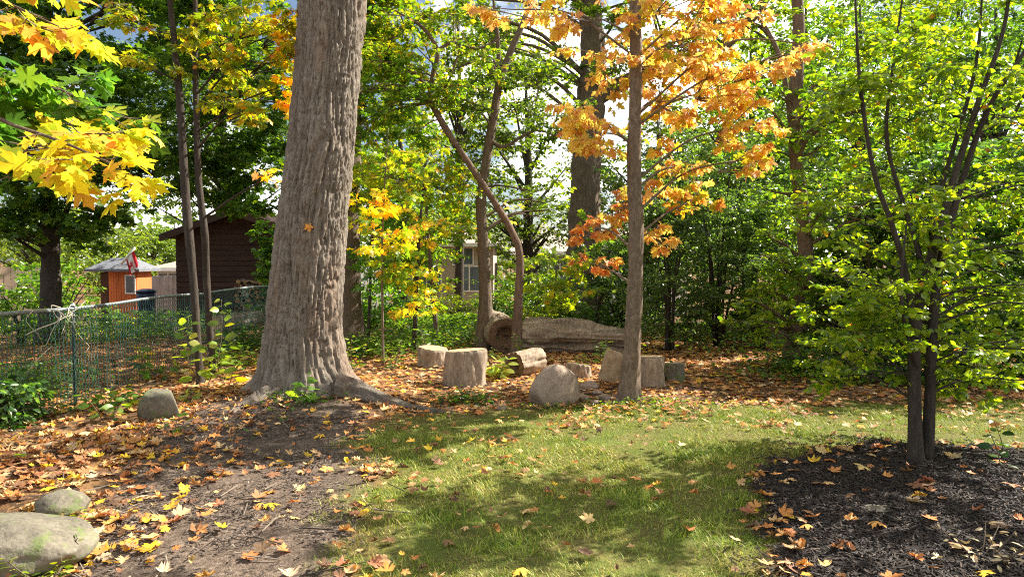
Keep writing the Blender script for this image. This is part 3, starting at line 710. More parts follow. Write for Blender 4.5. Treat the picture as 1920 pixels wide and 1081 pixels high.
# firewood: split logs in front of the brown shed, each one a thing
def firewood():
    d = 18.6; meshes = []
    for k in range(8):
        nseg = rng.integers(5, 9); a = np.sort(rng.uniform(0, 2 * math.pi, nseg)); r = rng.uniform(0.055, 0.085)
        prof = np.stack([np.cos(a) * r * rng.uniform(0.7, 1.15, nseg), np.sin(a) * r * rng.uniform(0.6, 1.0, nseg)], 1)
        L = 0.42
        v = np.vstack([np.column_stack([prof[:, 0], np.full(nseg, -L / 2), prof[:, 1]]), np.column_stack([prof[:, 0], np.full(nseg, L / 2), prof[:, 1]])])
        side = np.array([[j, (j + 1) % nseg, nseg + (j + 1) % nseg, nseg + j] for j in range(nseg)])
        mb = MB(); mb.add(v, [side, np.arange(nseg).reshape(1, -1), (np.arange(nseg) + nseg)[::-1].reshape(1, -1)])
        me = mb.mesh('firewood_log', 'firebark', smooth_=False); me.materials.append(M['split'])
        mi = np.zeros(len(me.polygons), np.int32); mi[-2:] = 1; mi[::3] = 1; me.polygons.foreach_set('material_index', mi); meshes.append(me)
    x0, x1 = hx(448, d), hx(545, d); k = 0
    zb = H(x0, d)
    for row in range(12):
        z = zb + 0.06 + row * 0.115
        top = hz(497, d)
        if z > top: break
        nx = int((x1 - x0) / 0.14)
        for c in range(nx):
            x = x0 + 0.14 * (c + 0.5 * (row % 2)) + rng.uniform(-0.015, 0.015)
            if z > top - 0.35 - 0.5 * abs(noise(x * 2.2, 1.0) - 0.2) + 0.5 * (row < 10) * noise(x * 2, 5.0): continue
            o = bpy.data.objects.new('firewood_log', meshes[int(rng.integers(8))]); COL.objects.link(o)
            o.location = (x, d + rng.uniform(-0.08, 0.05), z); o.rotation_euler = (0, rng.uniform(0, 6.28), rng.uniform(-0.06, 0.06))
            fx = (x - x0) / (x1 - x0); ew = 'left end' if fx < 0.33 else ('middle' if fx < 0.66 else 'right end'); lw = 'bottom layers' if row < 3 else ('middle layers' if row < 6 else 'top layers')
            tag(o, f'firewood log in the {lw} at the {ew} of the split stack', 'log', f'firewood in the {lw} at the {ew} of the stack'); k += 1
firewood()

# ------------------------------------------------------------------ chain link fence
FX = -4.87
def chain_fence():
    y0, y1, top = 3.2, 14.6, 1.07
    o = thing('chain_link_fence', 'green chain link fence with galvanised top rail running back on the left', 'fence', (FX, 8, H(FX, 8)))
    hh = lambda y: hgt(np.full(np.shape(y), FX), y)
    ys = [4.7, 7.8, 10.9, 14.2]
    for y in ys:
        mb = MB(); z = H(FX, y); tube(mb, [np.array([FX, y, z - 0.1]), np.array([FX, y, z + top + 0.03])], [0.02, 0.02], 10, 4); mb.obj('post', 'post', o)
        mb = MB(); tube(mb, [np.array([FX, y, z + top + 0.03]), np.array([FX, y, z + top + 0.07])], [0.03, 0.012], 10, 3); mb.obj('post_cap', 'galv', o)
    yy = np.linspace(y0, y1, 24); mb = MB(); sag = 0.012 * np.sin(yy * 2.1)
    tube(mb, np.stack([np.full(24, FX), yy, hh(yy) * 0.35 + H(FX, 9) * 0.65 + top + sag], 1), [0.021, 0.021], 10, 60); mb.obj('top_rail', 'galv', o)
    # woven diamond wires: zigzag pickets that run top to bottom
    mb = MB(); pitch = 0.062; n = int((y1 - y0) / pitch); rows = 17; dz = (top - 0.02) / rows
    A, B = [], []
    for fam in (0, 1):
        for k in range(n):
            yb = y0 + k * pitch; r = np.arange(rows)
            ya = yb + (0 if fam == 0 else pitch / 2) * 0 + np.where((r + fam) % 2 == 0, 0, pitch / 2); yc = yb + np.where((r + fam) % 2 == 0, pitch / 2, 0)
            zg = 0.35 * float(hh(np.array(yb))) + H(FX, 9) * 0.65 + 0.02
            bul = 0.06 * np.sin(r / rows * math.pi) * (noise(yb * 0.9, r * 0.15, 2) - 0.4) * (1 + (r < 8))
            bul2 = 0.06 * np.sin((r + 1) / rows * math.pi) * (noise(yb * 0.9, (r + 1) * 0.15, 2) - 0.4) * (1 + (r < 7))
            off = 0.004 * (1 if fam else -1)
            A.append(np.stack([FX + 0.026 + off + bul, ya, zg + r * dz], 1)); B.append(np.stack([FX + 0.026 - off + bul2, yc, zg + (r + 1) * dz], 1))
    sticks(mb, np.concatenate(A), np.concatenate(B), 0.0036, 0.0036); mb.obj('chain_link_mesh', 'vinyl', o, kind='stuff')
chain_fence()
def vine():
    o = thing('dry_vine', 'tangle of dry bleached vine hooked over the fence rail', 'vine', (FX, 7.6, 1.05))
    for k in range(7):
        p = np.array([FX + 0.05, 7.5 + rng.uniform(-0.7, 0.7), 1.08]); pts = [p]
        for q in range(5):
            p = p + np.array([rng.uniform(-0.03, 0.06), rng.uniform(-0.16, 0.16), rng.uniform(-0.16, 0.05)]); pts.append(p.copy())
        mb = MB(); tube(mb, pts, [0.004, 0.002], 4, 18); mb.obj('stem', 'straw', o)
    mb = MB(); tube(mb, [P(48, 628, 7.0), P(75, 615, 7.1), P(108, 602, 7.2), P(112, 585, 7.25), P(90, 580, 7.2), P(30, 582, 6.8)], [0.006, 0.006, 0.004], 4, 30); mb.obj('stem', 'straw', o)
    mb = MB(); tube(mb, [P(50, 700, 7.0), P(72, 672, 7.0), P(98, 648, 7.2)], [0.005, 0.003], 4, 14); mb.obj('stem', 'straw', o)
vine()

# ------------------------------------------------------------------ TREES
def big_maple():
    cx, cy = TREE0; zb = H(cx, cy)
    o = thing('old_maple', 'massive old maple with grey furrowed trunk and flared roots left of centre', 'tree', (cx, cy, zb))
    # centre line and radius against height, from the photograph
    prof = [(740, 579, 200), (715, 576, 172), (690, 573, 155), (660, 571, 145), (620, 570, 138), (560, 573, 132), (480, 580, 127), (400, 588, 123), (300, 600, 119), (200, 609, 117), (100, 617, 117), (0, 624, 118), (-150, 634, 116)]
    zz = np.array([P(c, y, cy)[2] for y, c, w in prof]); xx = np.array([P(c, y, cy)[0] for y, c, w in prof]); rr = np.array([0.5 * w * cy / F for y, c, w in prof])
    zz = np.append(zz, [7.0, 10.5]); xx = np.append(xx, [xx[-1] + 0.08, xx[-1] + 0.3]); rr = np.append(rr, [0.34, 0.22])
    NT_, NZ = 240, 520
    z = np.concatenate([np.linspace(zz[0] - 0.10, 5.4, NZ - 40), np.linspace(5.45, 10.5, 40)])
    th = np.linspace(0, 2 * math.pi, NT_, endpoint=False)
    r = np.interp(z, zz, rr)[:, None]; cxz = np.interp(z, zz, xx)[:, None]
    ct, st = np.cos(th)[None, :], np.sin(th)[None, :]
    Z = np.broadcast_to(z[:, None], (len(z), NT_))
    hz_ = np.clip(z - zz[0], 0, None)[:, None]
    # root flare lobes
    lob = 0
    for a, am, wd in ((-0.30, 0.50, 0.34), (3.5, 0.34, 0.34), (-1.25, 0.20, 0.32), (4.3, 0.24, 0.30), (1.2, 0.2, 0.35), (2.5, 0.2, 0.3)):
        dlt = np.angle(np.exp(1j * (th - a)))[None, :]
        lob = lob + am * np.exp(-(dlt / wd)**2) * (0.62 * np.exp(-hz_ / 0.10) + 0.38 * np.exp(-hz_ / 0.34))
    # bark: long interlacing ridges
    k = 7.5
    wz = Z * 0.9
    warp = 0.5 * (fbm(ct * 2.2 + 9, st * 2.2, wz * 1.6, 2) - 0.5)
    thw = th[None, :] + warp * 0.55
    k = 8.0
    n1 = noise(np.cos(thw) * k, np.sin(thw) * k, Z * 1.9); n2 = noise(np.cos(thw + 0.06 * np.sin(Z * 3)) * k * 2.1 + 31, np.sin(thw + 0.06 * np.sin(Z * 3)) * k * 2.1, Z * 3.6)
    n3 = noise(np.cos(th)[None, :] * 40, np.sin(th)[None, :] * 40, Z * 22.0); n4 = noise(np.cos(thw) * 27 + 7, np.sin(thw) * 27, Z * 7.0)
    g1 = smooth(0.0, 0.42, np.abs(2 * n1 - 1)); g2 = smooth(0.0, 0.5, np.abs(2 * n2 - 1)); g4 = smooth(0.0, 0.5, np.abs(2 * n4 - 1))
    g5 = smooth(0.0, 0.22, np.abs(2 * noise(np.cos(thw) * 9 + 3, np.sin(thw) * 9, Z * 10.0 + 2 * n1) - 1))
    hh = 0.28 * g1 + 0.28 * g2 + 0.20 * g4 + 0.16 * n3 + 0.17 * g5 - 0.05
    plates = noise(np.cos(thw) * 11, np.sin(thw) * 11, np.floor(Z * 3.1 + 2 * n1))
    bump = 0.068 * (hh - 0.6) + 0.012 * (plates - 0.5) + 0.025 * (fbm(ct * 1.4, st * 1.4, Z * 0.9, 2) - 0.5)
    burl = 0.05 * np.exp(-((Z - 2.95)**2) / 0.08) * np.exp(-(np.angle(np.exp(1j * (th[None, :] + 1.2))) / 0.5)**2)
    RR = r + lob + bump + burl
    v = np.stack([cxz + RR * ct, cy + RR * st, Z], -1)
    NZ = len(z)
    i = np.arange(NZ - 1)[:, None] * NT_; j = np.arange(NT_)[None, :]; j2 = (j + 1) % NT_
    mb = MB(); mb.add(v, np.stack([i + j, i + j2, i + NT_ + j2, i + NT_ + j], -1).reshape(-1, 4), None, np.clip(hh * 0.8 + 0.25 * (plates - 0.2), 0, 1))
    mb.obj('trunk', 'bark_big', o)
    def root(pix, radii, seed):
        pts = []
        for (px, py) in pix:
            g = G(px, py); pts.append(g)
        pts = [np.array([p[0], p[1], H(p[0], p[1]) + 0.05 * q]) for p, q in zip(pts, np.interp(np.linspace(0, 1, len(pts)), np.linspace(0, 1, len(radii)), radii))]
        mb = MB(); c0 = mb.n; tube(mb, pts, radii, 40, 110, 0.10, seed, True, ridge=0.30)
        mb.h.append(0.08 + 0.4 * noise(np.arange(mb.n) * 0.37, 1.0)); mb.obj('root', 'bark_big', o)
    root([(630, 738), (662, 741), (692, 748), (728, 758), (775, 768), (850, 774)], [0.21, 0.17, 0.12, 0.085, 0.055, 0.02], 2.0)
    root([(520, 740), (490, 749), (465, 758), (440, 770), (410, 784)], [0.15, 0.10, 0.06, 0.035, 0.01], 5.0)
    # high crown, mostly above the picture: this is what breaks up the light on the trunk
    lv = Leaves(); tw = MB()
    for (dx, dy, dz, r0, n) in ((1.6, 0.4, 7.6, 1.5, 800), (-1.6, 0.8, 7.4, 1.6, 800), (0.4, -1.4, 8.4, 1.5, 600), (0.2, 1.8, 8.6, 1.7, 700), (0, 0, 10.2, 1.8, 700)):
        c = np.array([cx + 0.4 + dx, cy + dy, dz]); a = np.array([cx + 0.5, cy, dz - 1.8])
        mb = MB(); tube(mb, [a, (a + c) / 2 + np.array([0, 0, 0.2]), c], [0.12, 0.08, 0.03], 7, 16, 0.1); mb.obj('branch', 'bark_mid', o)
        foliage(lv, tw, c, np.array([r0, r0, r0 * 0.6]), n, 0.13, YELLOW_GREEN, a + (c - a) * 0.6)
    lv.done(); mb = MB(); lv.write(mb, 'maple_far'); mb.obj('crown', 'leaf', o, kind='stuff'); tw.obj('twigs', 'bark_mid', o, kind='stuff')
    return o
big_maple()

def C(px, py, w, h, d, n, pal, dep=None):
    c, r = cluster(px, py, w, h, d, dep); return (c, r, int(n * 1.1), pal)

# slim orange maple, right of centre
tree('slim_maple', 'slim straight maple with orange autumn crown right of centre', 'tree',
     [(1180, 752, 7.8), (1188, 600, 7.8), (1193, 450, 7.8), (1189, 300, 7.8), (1193, 120, 7.8), (1190, -60, 7.8), (1192, -420, 7.8)], [0.098, 0.084, 0.080, 0.074, 0.066, 0.058, 0.03], 'bark_slim',
     [C(1110, 250, 150, 90, 7.9, 220, ORANGE, .5), C(1080, 215, 110, 50, 7.6, 120, ORANGE, .4), C(1300, 70, 200, 130, 7.6, 330, ORANGE + YELLOW, .6), C(1340, 170, 220, 100, 7.9, 360, ORANGE, .6), C(1390, 240, 120, 110, 7.8, 230, ORANGE + YELLOW, .5),
      C(1270, 310, 130, 110, 8.1, 190, ORANGE + YELLOW, .5), C(1160, 390, 130, 80, 8.2, 150, RED + ORANGE, .4), C(1110, 425, 100, 45, 8.3, 100, RED, .3), C(1230, 430, 70, 90, 8.4, 110, ORANGE, .3),
      C(1140, 110, 170, 110, 8.2, 220, ORANGE, .6), C(1250, 190, 130, 150, 8.4, 330, ORANGE + YELLOW, .5), C(1430, 130, 90, 60, 7.6, 110, ORANGE, .4), C(1240, 20, 220, 100, 7.9, 320, ORANGE + YELLOW, .7),
      C(1500, 80, 100, 90, 7.7, 110, ORANGE, .4), C(1090, 30, 150, 80, 7.7, 140, ORANGE, .5), C(960, 18, 190, 60, 7.9, 130, ORANGE, .4), C(1120, 490, 70, 45, 8.4, 60, RED, .25), C(1390, 300, 110, 70, 8.0, 110, ORANGE + YELLOW, .4), C(1200, 120, 200, 160, 8.5, 260, ORANGE + YELLOW, .6), C(1370, 30, 140, 80, 8.0, 160, ORANGE, .5), C(1290, 380, 90, 60, 8.3, 80, YELLOW, .3),
      C(1250, -120, 420, 160, 7.9, 500, ORANGE, .9), C(1100, -200, 320, 160, 8.2, 260, ORANGE, .9), C(1190, -330, 300, 160, 7.9, 300, ORANGE, .8)],
     'maple', 'leaf_gold', 0.10, nparts=300, flare=0.5, branch_r=0.22, ns=28, seg=130, tilt=0.95, droop=0.75, bark_amp=0.16)

# right multi-stem tree with round green leaves
def crown_masses(cx, cy, w, h, d, dep, k, n, pal, seed, gap=0.0, sz=(0.24, 0.17)):
    g = np.random.default_rng(seed); out = []
    while len(out) < k:
        u = g.uniform(-1, 1, 3)
        if u @ u > 1: continue
        out.append(C(cx + u[0] * w / 2, cy + u[1] * h / 2, w * sz[0] * g.uniform(0.7, 1.3), h * sz[1] * g.uniform(0.7, 1.3), d + u[2] * dep, int(n / k * g.uniform(0.6, 1.4)), pal, 0.3 + 0.15 * dep))
    return out
G_BRIGHT = [(0.17, 0.25, 0.018, 4), (0.25, 0.33, 0.02, 3.5), (0.09, 0.16, 0.02, 3), (0.34, 0.38, 0.025, 1.5), (0.5, 0.22, 0.04, 0.12)]
tree('multi_stem_tree', 'multi-stemmed tree with small bright green oval leaves in the mulch bed', 'tree',
     [(1717, 886, 5.25), (1715, 760, 5.25), (1715, 640, 5.26), (1728, 540, 5.28), (1757, 450, 5.3), (1790, 330, 5.35), (1835, 190, 5.45), (1885, 40, 5.5), (1900, -150, 5.6)], [0.054, 0.046, 0.041, 0.036, 0.031, 0.026, 0.02, 0.014, 0.007], 'bark_dark',
     crown_masses(1735, 330, 540, 760, 5.85, 0.9, 90, 11500, G_BRIGHT, 3) + crown_masses(1800, 600, 420, 300, 5.4, 0.9, 24, 3600, G_BRIGHT, 4, sz=(0.3, 0.2)) + crown_masses(1590, 620, 240, 200, 5.6, 0.6, 12, 1700, G_BRIGHT, 5, sz=(0.4, 0.25)) +
     crown_masses(2010, 300, 300, 760, 5.6, 1.0, 14, 1700, G_BRIGHT, 6) + crown_masses(1800, -200, 560, 400, 5.5, 1.2, 14, 1300, G_BRIGHT, 8) + [C(1830, 640, 110, 80, 5.3, 130, G_BRIGHT, .3), C(1890, 470, 120, 90, 5.3, 160, G_BRIGHT, .3)],
     'oval', 'leaf_gloss', 0.058, per=9, nparts=300, ns=12, seg=60, flare=0.35, branch_r=0.25, twr=0.0018, droop=0.4, tilt=0.75,
     stems=[([(1738, 886, 5.3), (1743, 760, 5.3), (1748, 640, 5.32), (1758, 520, 5.34), (1792, 380, 5.4), (1850, 210, 5.45), (1925, 90, 5.5), (1990, -40, 5.5)], [0.050, 0.043, 0.038, 0.033, 0.026, 0.02, 0.014, 0.007]),
            ([(1716, 640, 5.26), (1700, 520, 5.2), (1672, 420, 5.15), (1638, 320, 5.1), (1612, 150, 5.1), (1602, -40, 5.1)], [0.030, 0.024, 0.02, 0.017, 0.013, 0.006]),
            ([(1728, 545, 5.3), (1722, 470, 5.4), (1690, 370, 5.5), (1662, 250, 5.55), (1678, 100, 5.6), (1700, -60, 5.6)], [0.026, 0.022, 0.018, 0.015, 0.011, 0.005]),
            ([(1745, 500, 5.32), (1752, 400, 5.5), (1790, 270, 5.6), (1830, 120, 5.7), (1845, -60, 5.7)], [0.026, 0.022, 0.018, 0.013, 0.006]),
            ([(1722, 700, 5.25), (1695, 600, 5.1), (1690, 520, 5.1), (1700, 420, 5.15)], [0.02, 0.015, 0.012, 0.006])])

def crown_w(c, rad, k, n, pal, seed):
    g = np.random.default_rng(seed); out = []
    for q in range(k):
        u = norm(g.normal(size=3)) * g.uniform(0.2, 1) ** 0.5
        out.append((np.array(c) + u * np.array(rad), np.array([0.5, 0.5, 0.35]) * g.uniform(0.7, 1.2), int(n / k), pal))
    return out
tree('added_shade_tree', 'unseen green tree added beyond the right edge to shade the mulch bed', 'tree',  # unseen tree, added to throw shade on the mulch and lower lawn
     [np.array([5.7, 4.4, 0]), np.array([5.7, 4.4, 1.2]), np.array([5.75, 4.45, 2.4]), np.array([5.7, 4.4, 4.2])], [0.07, 0.06, 0.045, 0.015], 'bark_dark',
     crown_w((5.75, 4.2, 3.1), (1.15, 1.2, 1.5), 22, 3600, G_BRIGHT, 81), 'oval', 'leaf_gloss', 0.066, per=9, ns=10, seg=24, world=True, twr=0.002)
# reddish leaning trunk between the shrubs on the right
tree('reddish_tree', 'crooked reddish-brown trunk with leafy shoots between the right-hand shrubs', 'tree',
     [(1488, 702, 10.2), (1498, 600, 10.2), (1510, 480, 10.2), (1504, 400, 10.2), (1493, 300, 10.2), (1491, 190, 10.2), (1498, 80, 10.2), (1494, -60, 10.2), (1500, -300, 10.3)], [0.145, 0.12, 0.105, 0.10, 0.095, 0.09, 0.085, 0.075, 0.04], 'bark_red',
     crown_masses(1500, 300, 330, 480, 9.7, 0.7, 26, 4200, GREEN_LIT + G_BRIGHT, 21, sz=(.35, .2)) + crown_masses(1540, -170, 300, 160, 10.6, 0.8, 5, 450, GREEN_LIT, 22) + crown_masses(1480, 560, 220, 200, 9.9, 0.5, 7, 900, G_BRIGHT, 25, sz=(.4, .3)),
     'oval', 'leaf_gloss', 0.085, per=7, ns=14, seg=60, flare=0.5, bark_amp=0.16, twr=0.003,
     limbs=[([(1493, 320, 10.2), (1470, 140, 10.3), (1440, 60, 10.4), (1400, 10, 10.5)], [0.05, 0.035, 0.03, 0.015])])

# twin dark stems at the fence
tree('twin_stem_maple', 'dark twin-stemmed maple with yellow-green leaves standing before the fence', 'tree',
     [(377, 728, 8.7), (370, 640, 8.7), (362, 520, 8.7), (352, 420, 8.7), (346, 330, 8.7), (338, 200, 8.7), (328, 90, 8.7), (318, -10, 8.7), (300, -260, 8.7)], [0.046, 0.044, 0.047, 0.052, 0.05, 0.044, 0.038, 0.033, 0.012], 'bark_dark',
     [C(470, 60, 200, 80, 8.6, 260, YELLOW_GREEN, .6), C(500, 120, 150, 70, 8.4, 240, YELLOW_GREEN, .5), C(400, 130, 150, 60, 8.8, 170, YELLOW_GREEN, .5), C(440, 180, 170, 60, 8.9, 170, YELLOW_GREEN, .5), C(530, 60, 90, 120, 8.3, 200, YELLOW_GREEN + YELLOW, .4),
      C(290, 60, 140, 70, 8.6, 150, YELLOW_GREEN, .5), C(520, 165, 90, 60, 8.6, 120, YELLOW, .4), C(250, 125, 110, 50, 8.5, 80, YELLOW_GREEN, .4), C(400, 20, 200, 60, 8.5, 220, YELLOW_GREEN, .6), C(510, 330, 60, 60, 8.6, 30, ORANGE, .3), C(450, 210, 120, 50, 8.3, 90, YELLOW_GREEN, .4),
      C(380, -120, 420, 160, 8.7, 500, YELLOW_GREEN, 1.0), C(200, -60, 220, 120, 8.4, 200, YELLOW_GREEN, .8)],
     'maple', 'leaf', 0.105, nparts=200, ns=12, seg=60, flare=0.3, branch_r=0.4, droop=0.4,
     stems=[([(400, 700, 9.0), (392, 600, 9.0), (386, 500, 8.95), (384, 440, 8.85), (372, 330, 8.8), (368, 200, 8.8), (366, 90, 8.8), (366, -200, 8.8)], [0.042, 0.044, 0.045, 0.046, 0.041, 0.037, 0.034, 0.012])])

# near maple at the left edge, its branches reaching into the picture
def near_maple():
    CY = YELLOW; CG = [(0.12, 0.25, 0.02, 4), (0.19, 0.32, 0.022, 3), (0.08, 0.18, 0.02, 2), (0.6, 0.36, 0.03, 0.3)]
    base = np.array([-4.1, 3.3, 0]); base[2] = H(base[0], base[1])
    P3 = lambda px, py, d: P(px, py, d)
    b1 = [np.array([-4.05, 3.3, 2.3]), P(-120, 200, 3.4), P(40, 240, 3.4), P(150, 280, 3.35), P(240, 325, 3.3)]
    b2 = [np.array([-4.1, 3.3, 2.6]), P(-150, 90, 4.3), P(20, 140, 4.4), P(130, 175, 4.5), P(240, 240, 4.5)]
    b3 = [np.array([-4.1, 3.3, 3.0]), P(-150, -60, 3.5), P(0, 0, 3.5), P(110, 50, 3.4)]
    o = tree('leaning_maple', 'maple at the left edge reaching big yellow and green leaves into view', 'tree',
         [base, base + [0.02, 0, 1.2], base + [0.0, 0.05, 2.4], base + [-0.1, 0.1, 4.5]], [0.10, 0.085, 0.075, 0.04], 'bark_mid',
         [C(60, 275, 180, 70, 3.4, 34, CY, .35), C(150, 250, 200, 60, 3.45, 36, CY, .3), C(190, 300, 170, 60, 3.35, 30, CY, .3), C(235, 335, 100, 80, 3.3, 17, CY, .2), C(20, 330, 90, 60, 3.4, 8, CG + CY, .25), C(30, 285, 110, 60, 3.35, 16, CY, .25),
          C(40, 150, 190, 90, 4.3, 95, CG, .4), C(120, 170, 170, 90, 4.4, 75, CG, .4), C(70, 200, 200, 60, 4.4, 70, CG, .4), C(170, 215, 120, 60, 4.5, 42, CG + CY, .35), C(240, 245, 80, 50, 4.5, 18, CG + ORANGE, .3), C(0, 190, 120, 90, 4.3, 50, CG, .4),
          C(30, 15, 120, 60, 3.5, 26, CY, .3), C(70, 50, 110, 40, 3.4, 16, CY, .2), C(10, -40, 160, 60, 3.5, 30, CY, .3), C(-120, 200, 200, 200, 3.6, 80, CG, .5)],
         'maple', 'leaf_gold', 0.135, per=5, nparts=300, ns=12, seg=40, world=True, twr=0.003, droop=0.55, tilt=0.4, far_branch=True,
         limbs=[(b1, [0.03, 0.016, 0.009, 0.006, 0.003]), (b2, [0.03, 0.016, 0.009, 0.006, 0.003]), (b3, [0.025, 0.012, 0.007, 0.003])])
near_maple()

# left background maple and its dark canopy
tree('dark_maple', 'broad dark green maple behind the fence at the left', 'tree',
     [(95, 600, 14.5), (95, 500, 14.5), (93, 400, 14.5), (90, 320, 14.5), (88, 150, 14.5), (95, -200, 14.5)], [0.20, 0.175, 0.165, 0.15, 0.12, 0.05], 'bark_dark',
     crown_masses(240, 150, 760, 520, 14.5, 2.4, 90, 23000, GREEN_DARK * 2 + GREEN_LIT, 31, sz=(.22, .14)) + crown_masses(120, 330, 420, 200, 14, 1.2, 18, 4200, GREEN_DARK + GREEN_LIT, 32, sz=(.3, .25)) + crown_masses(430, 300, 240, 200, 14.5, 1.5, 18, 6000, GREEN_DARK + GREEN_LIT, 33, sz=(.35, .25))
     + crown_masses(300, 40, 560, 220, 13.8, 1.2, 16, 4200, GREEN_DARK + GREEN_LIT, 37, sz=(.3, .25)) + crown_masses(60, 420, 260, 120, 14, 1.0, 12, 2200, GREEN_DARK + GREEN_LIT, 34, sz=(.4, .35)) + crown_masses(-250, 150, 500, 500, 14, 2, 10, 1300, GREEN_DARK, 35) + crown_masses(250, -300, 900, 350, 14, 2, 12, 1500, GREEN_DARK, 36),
     'maple_far', 'leaf', 0.14, per=7, ns=14, seg=40, twr=0, limbs=[([(97, 455, 14.5), (112, 430, 14.4), (128, 385, 14.3), (150, 330, 14.2)], [0.09, 0.07, 0.05, 0.02])])

# thick trunk behind the old maple
tree('rear_maple', 'dark thick trunk half hidden behind the right side of the old maple', 'tree',
     [(652, 600, 13.2), (652, 450, 13.2), (656, 300, 13.2), (662, 150, 13.2), (672, -20, 13.2), (690, -250, 13.2)], [0.24, 0.21, 0.20, 0.19, 0.18, 0.1], 'bark_mid',
     crown_masses(680, 60, 260, 300, 13.4, 1.6, 28, 8200, GREEN_LIT + YELLOW_GREEN, 41, sz=(.35, .22)) + crown_masses(560, -200, 600, 300, 13.4, 2, 12, 1800, GREEN_LIT, 42),
     'maple_far', 'leaf', 0.13, ns=18, seg=60, bark_amp=0.14,
     limbs=[([(664, 130, 13.2), (720, 90, 13.2), (760, 50, 13.4), (830, 20, 13.5)], [0.09, 0.07, 0.05, 0.02])])

# thick rear trunk right of centre
tree('thick_rear_tree', 'thick dark furrowed trunk behind the fallen log, forking near the top', 'tree',
     [(1093, 620, 17.5), (1093, 520, 17.5), (1096, 420, 17.5), (1100, 300, 17.5), (1108, 180, 17.5), (1112, 90, 17.5), (1100, -50, 17.5), (1090, -250, 17.5)], [0.42, 0.37, 0.36, 0.35, 0.33, 0.29, 0.23, 0.12], 'bark_mid',
     crown_masses(1060, 60, 380, 240, 17.5, 2.2, 22, 5000, GREEN_LIT, 51, sz=(.3, .25)) + crown_masses(1150, -200, 800, 300, 17.5, 3, 14, 2600, GREEN_LIT, 52) + crown_masses(1380, 60, 240, 200, 17.8, 2, 14, 3000, GREEN_LIT, 53, sz=(.4, .3)),
     'maple_far', 'leaf', 0.14, ns=56, seg=120, bark_amp=0.14, twr=0,
     limbs=[([(1108, 190, 17.5), (1180, 150, 17.5), (1260, 120, 17.5), (1350, 90, 17.6), (1420, 20, 17.7), (1470, -60, 17.8)], [0.2, 0.17, 0.15, 0.14, 0.12, 0.08])])

# twisting pair in the middle
tree('forked_tree', 'slender upright forked tree left of the hollow log', 'tree',
     [(908, 642, 12.6), (910, 560, 12.6), (906, 460, 12.6), (902, 380, 12.6), (912, 300, 12.6), (925, 220, 12.6), (937, 155, 12.6), (960, 90, 12.6), (985, 30, 12.6), (1010, -80, 12.6)], [0.14, 0.115, 0.10, 0.09, 0.082, 0.076, 0.07, 0.058, 0.045, 0.02], 'bark_mid',
     crown_masses(960, 180, 320, 280, 12.8, 1.2, 24, 4200, GREEN_LIT + GREEN_DARK, 61, sz=(.3, .2)) + crown_masses(1000, 330, 170, 200, 12.8, 0.6, 10, 800, GREEN_LIT, 62, sz=(.5, .3)) + crown_masses(950, -120, 500, 240, 12.8, 1.6, 10, 1100, GREEN_LIT, 63),
     'oval', 'leaf', 0.085, ns=14, seg=70, twr=0.003, bark_amp=0.1,
     limbs=[([(937, 155, 12.6), (935, 110, 12.6), (932, 60, 12.5), (920, -40, 12.4)], [0.05, 0.04, 0.035, 0.015]), ([(920, 265, 12.6), (945, 275, 12.5), (975, 258, 12.5), (1010, 245, 12.4), (1060, 262, 12.4)], [0.045, 0.035, 0.025, 0.018, 0.008]),
            ([(934, 170, 12.6), (928, 120, 12.7), (905, 105, 12.7), (880, 118, 12.8), (820, 140, 12.8)], [0.05, 0.04, 0.03, 0.02, 0.008])])
tree('twisted_tree', 'reddish twisted tree bending left above the pale log', 'tree',
     [(968, 658, 11.6), (972, 560, 11.6), (975, 480, 11.6), (962, 440, 11.6), (940, 400, 11.6), (905, 345, 11.6), (868, 290, 11.6), (838, 245, 11.6), (815, 205, 11.6), (806, 185, 11.6), (812, 140, 11.6), (820, 95, 11.6), (790, 50, 11.6), (740, 20, 11.5)],
     [0.082, 0.07, 0.064, 0.058, 0.055, 0.053, 0.05, 0.052, 0.05, 0.048, 0.042, 0.036, 0.028, 0.012], 'bark_red',
     crown_masses(800, 120, 260, 240, 11.7, 1.0, 22, 3400, GREEN_LIT + YELLOW_GREEN, 71, sz=(.35, .22)) + crown_masses(720, 200, 160, 200, 11.7, 0.8, 10, 1500, GREEN_LIT, 72, sz=(.45, .25)) + [C(960, 405, 60, 50, 11.6, 20, ORANGE, .3)],
     'oval', 'leaf', 0.085, ns=14, seg=110, twr=0.003, bark_amp=0.14,
     limbs=[([(820, 95, 11.6), (850, 80, 11.6), (900, 90, 11.7), (960, 60, 11.8)], [0.03, 0.025, 0.018, 0.008]), ([(806, 185, 11.6), (830, 170, 11.5), (850, 130, 11.4), (870, 60, 11.4)], [0.03, 0.022, 0.016, 0.006])])

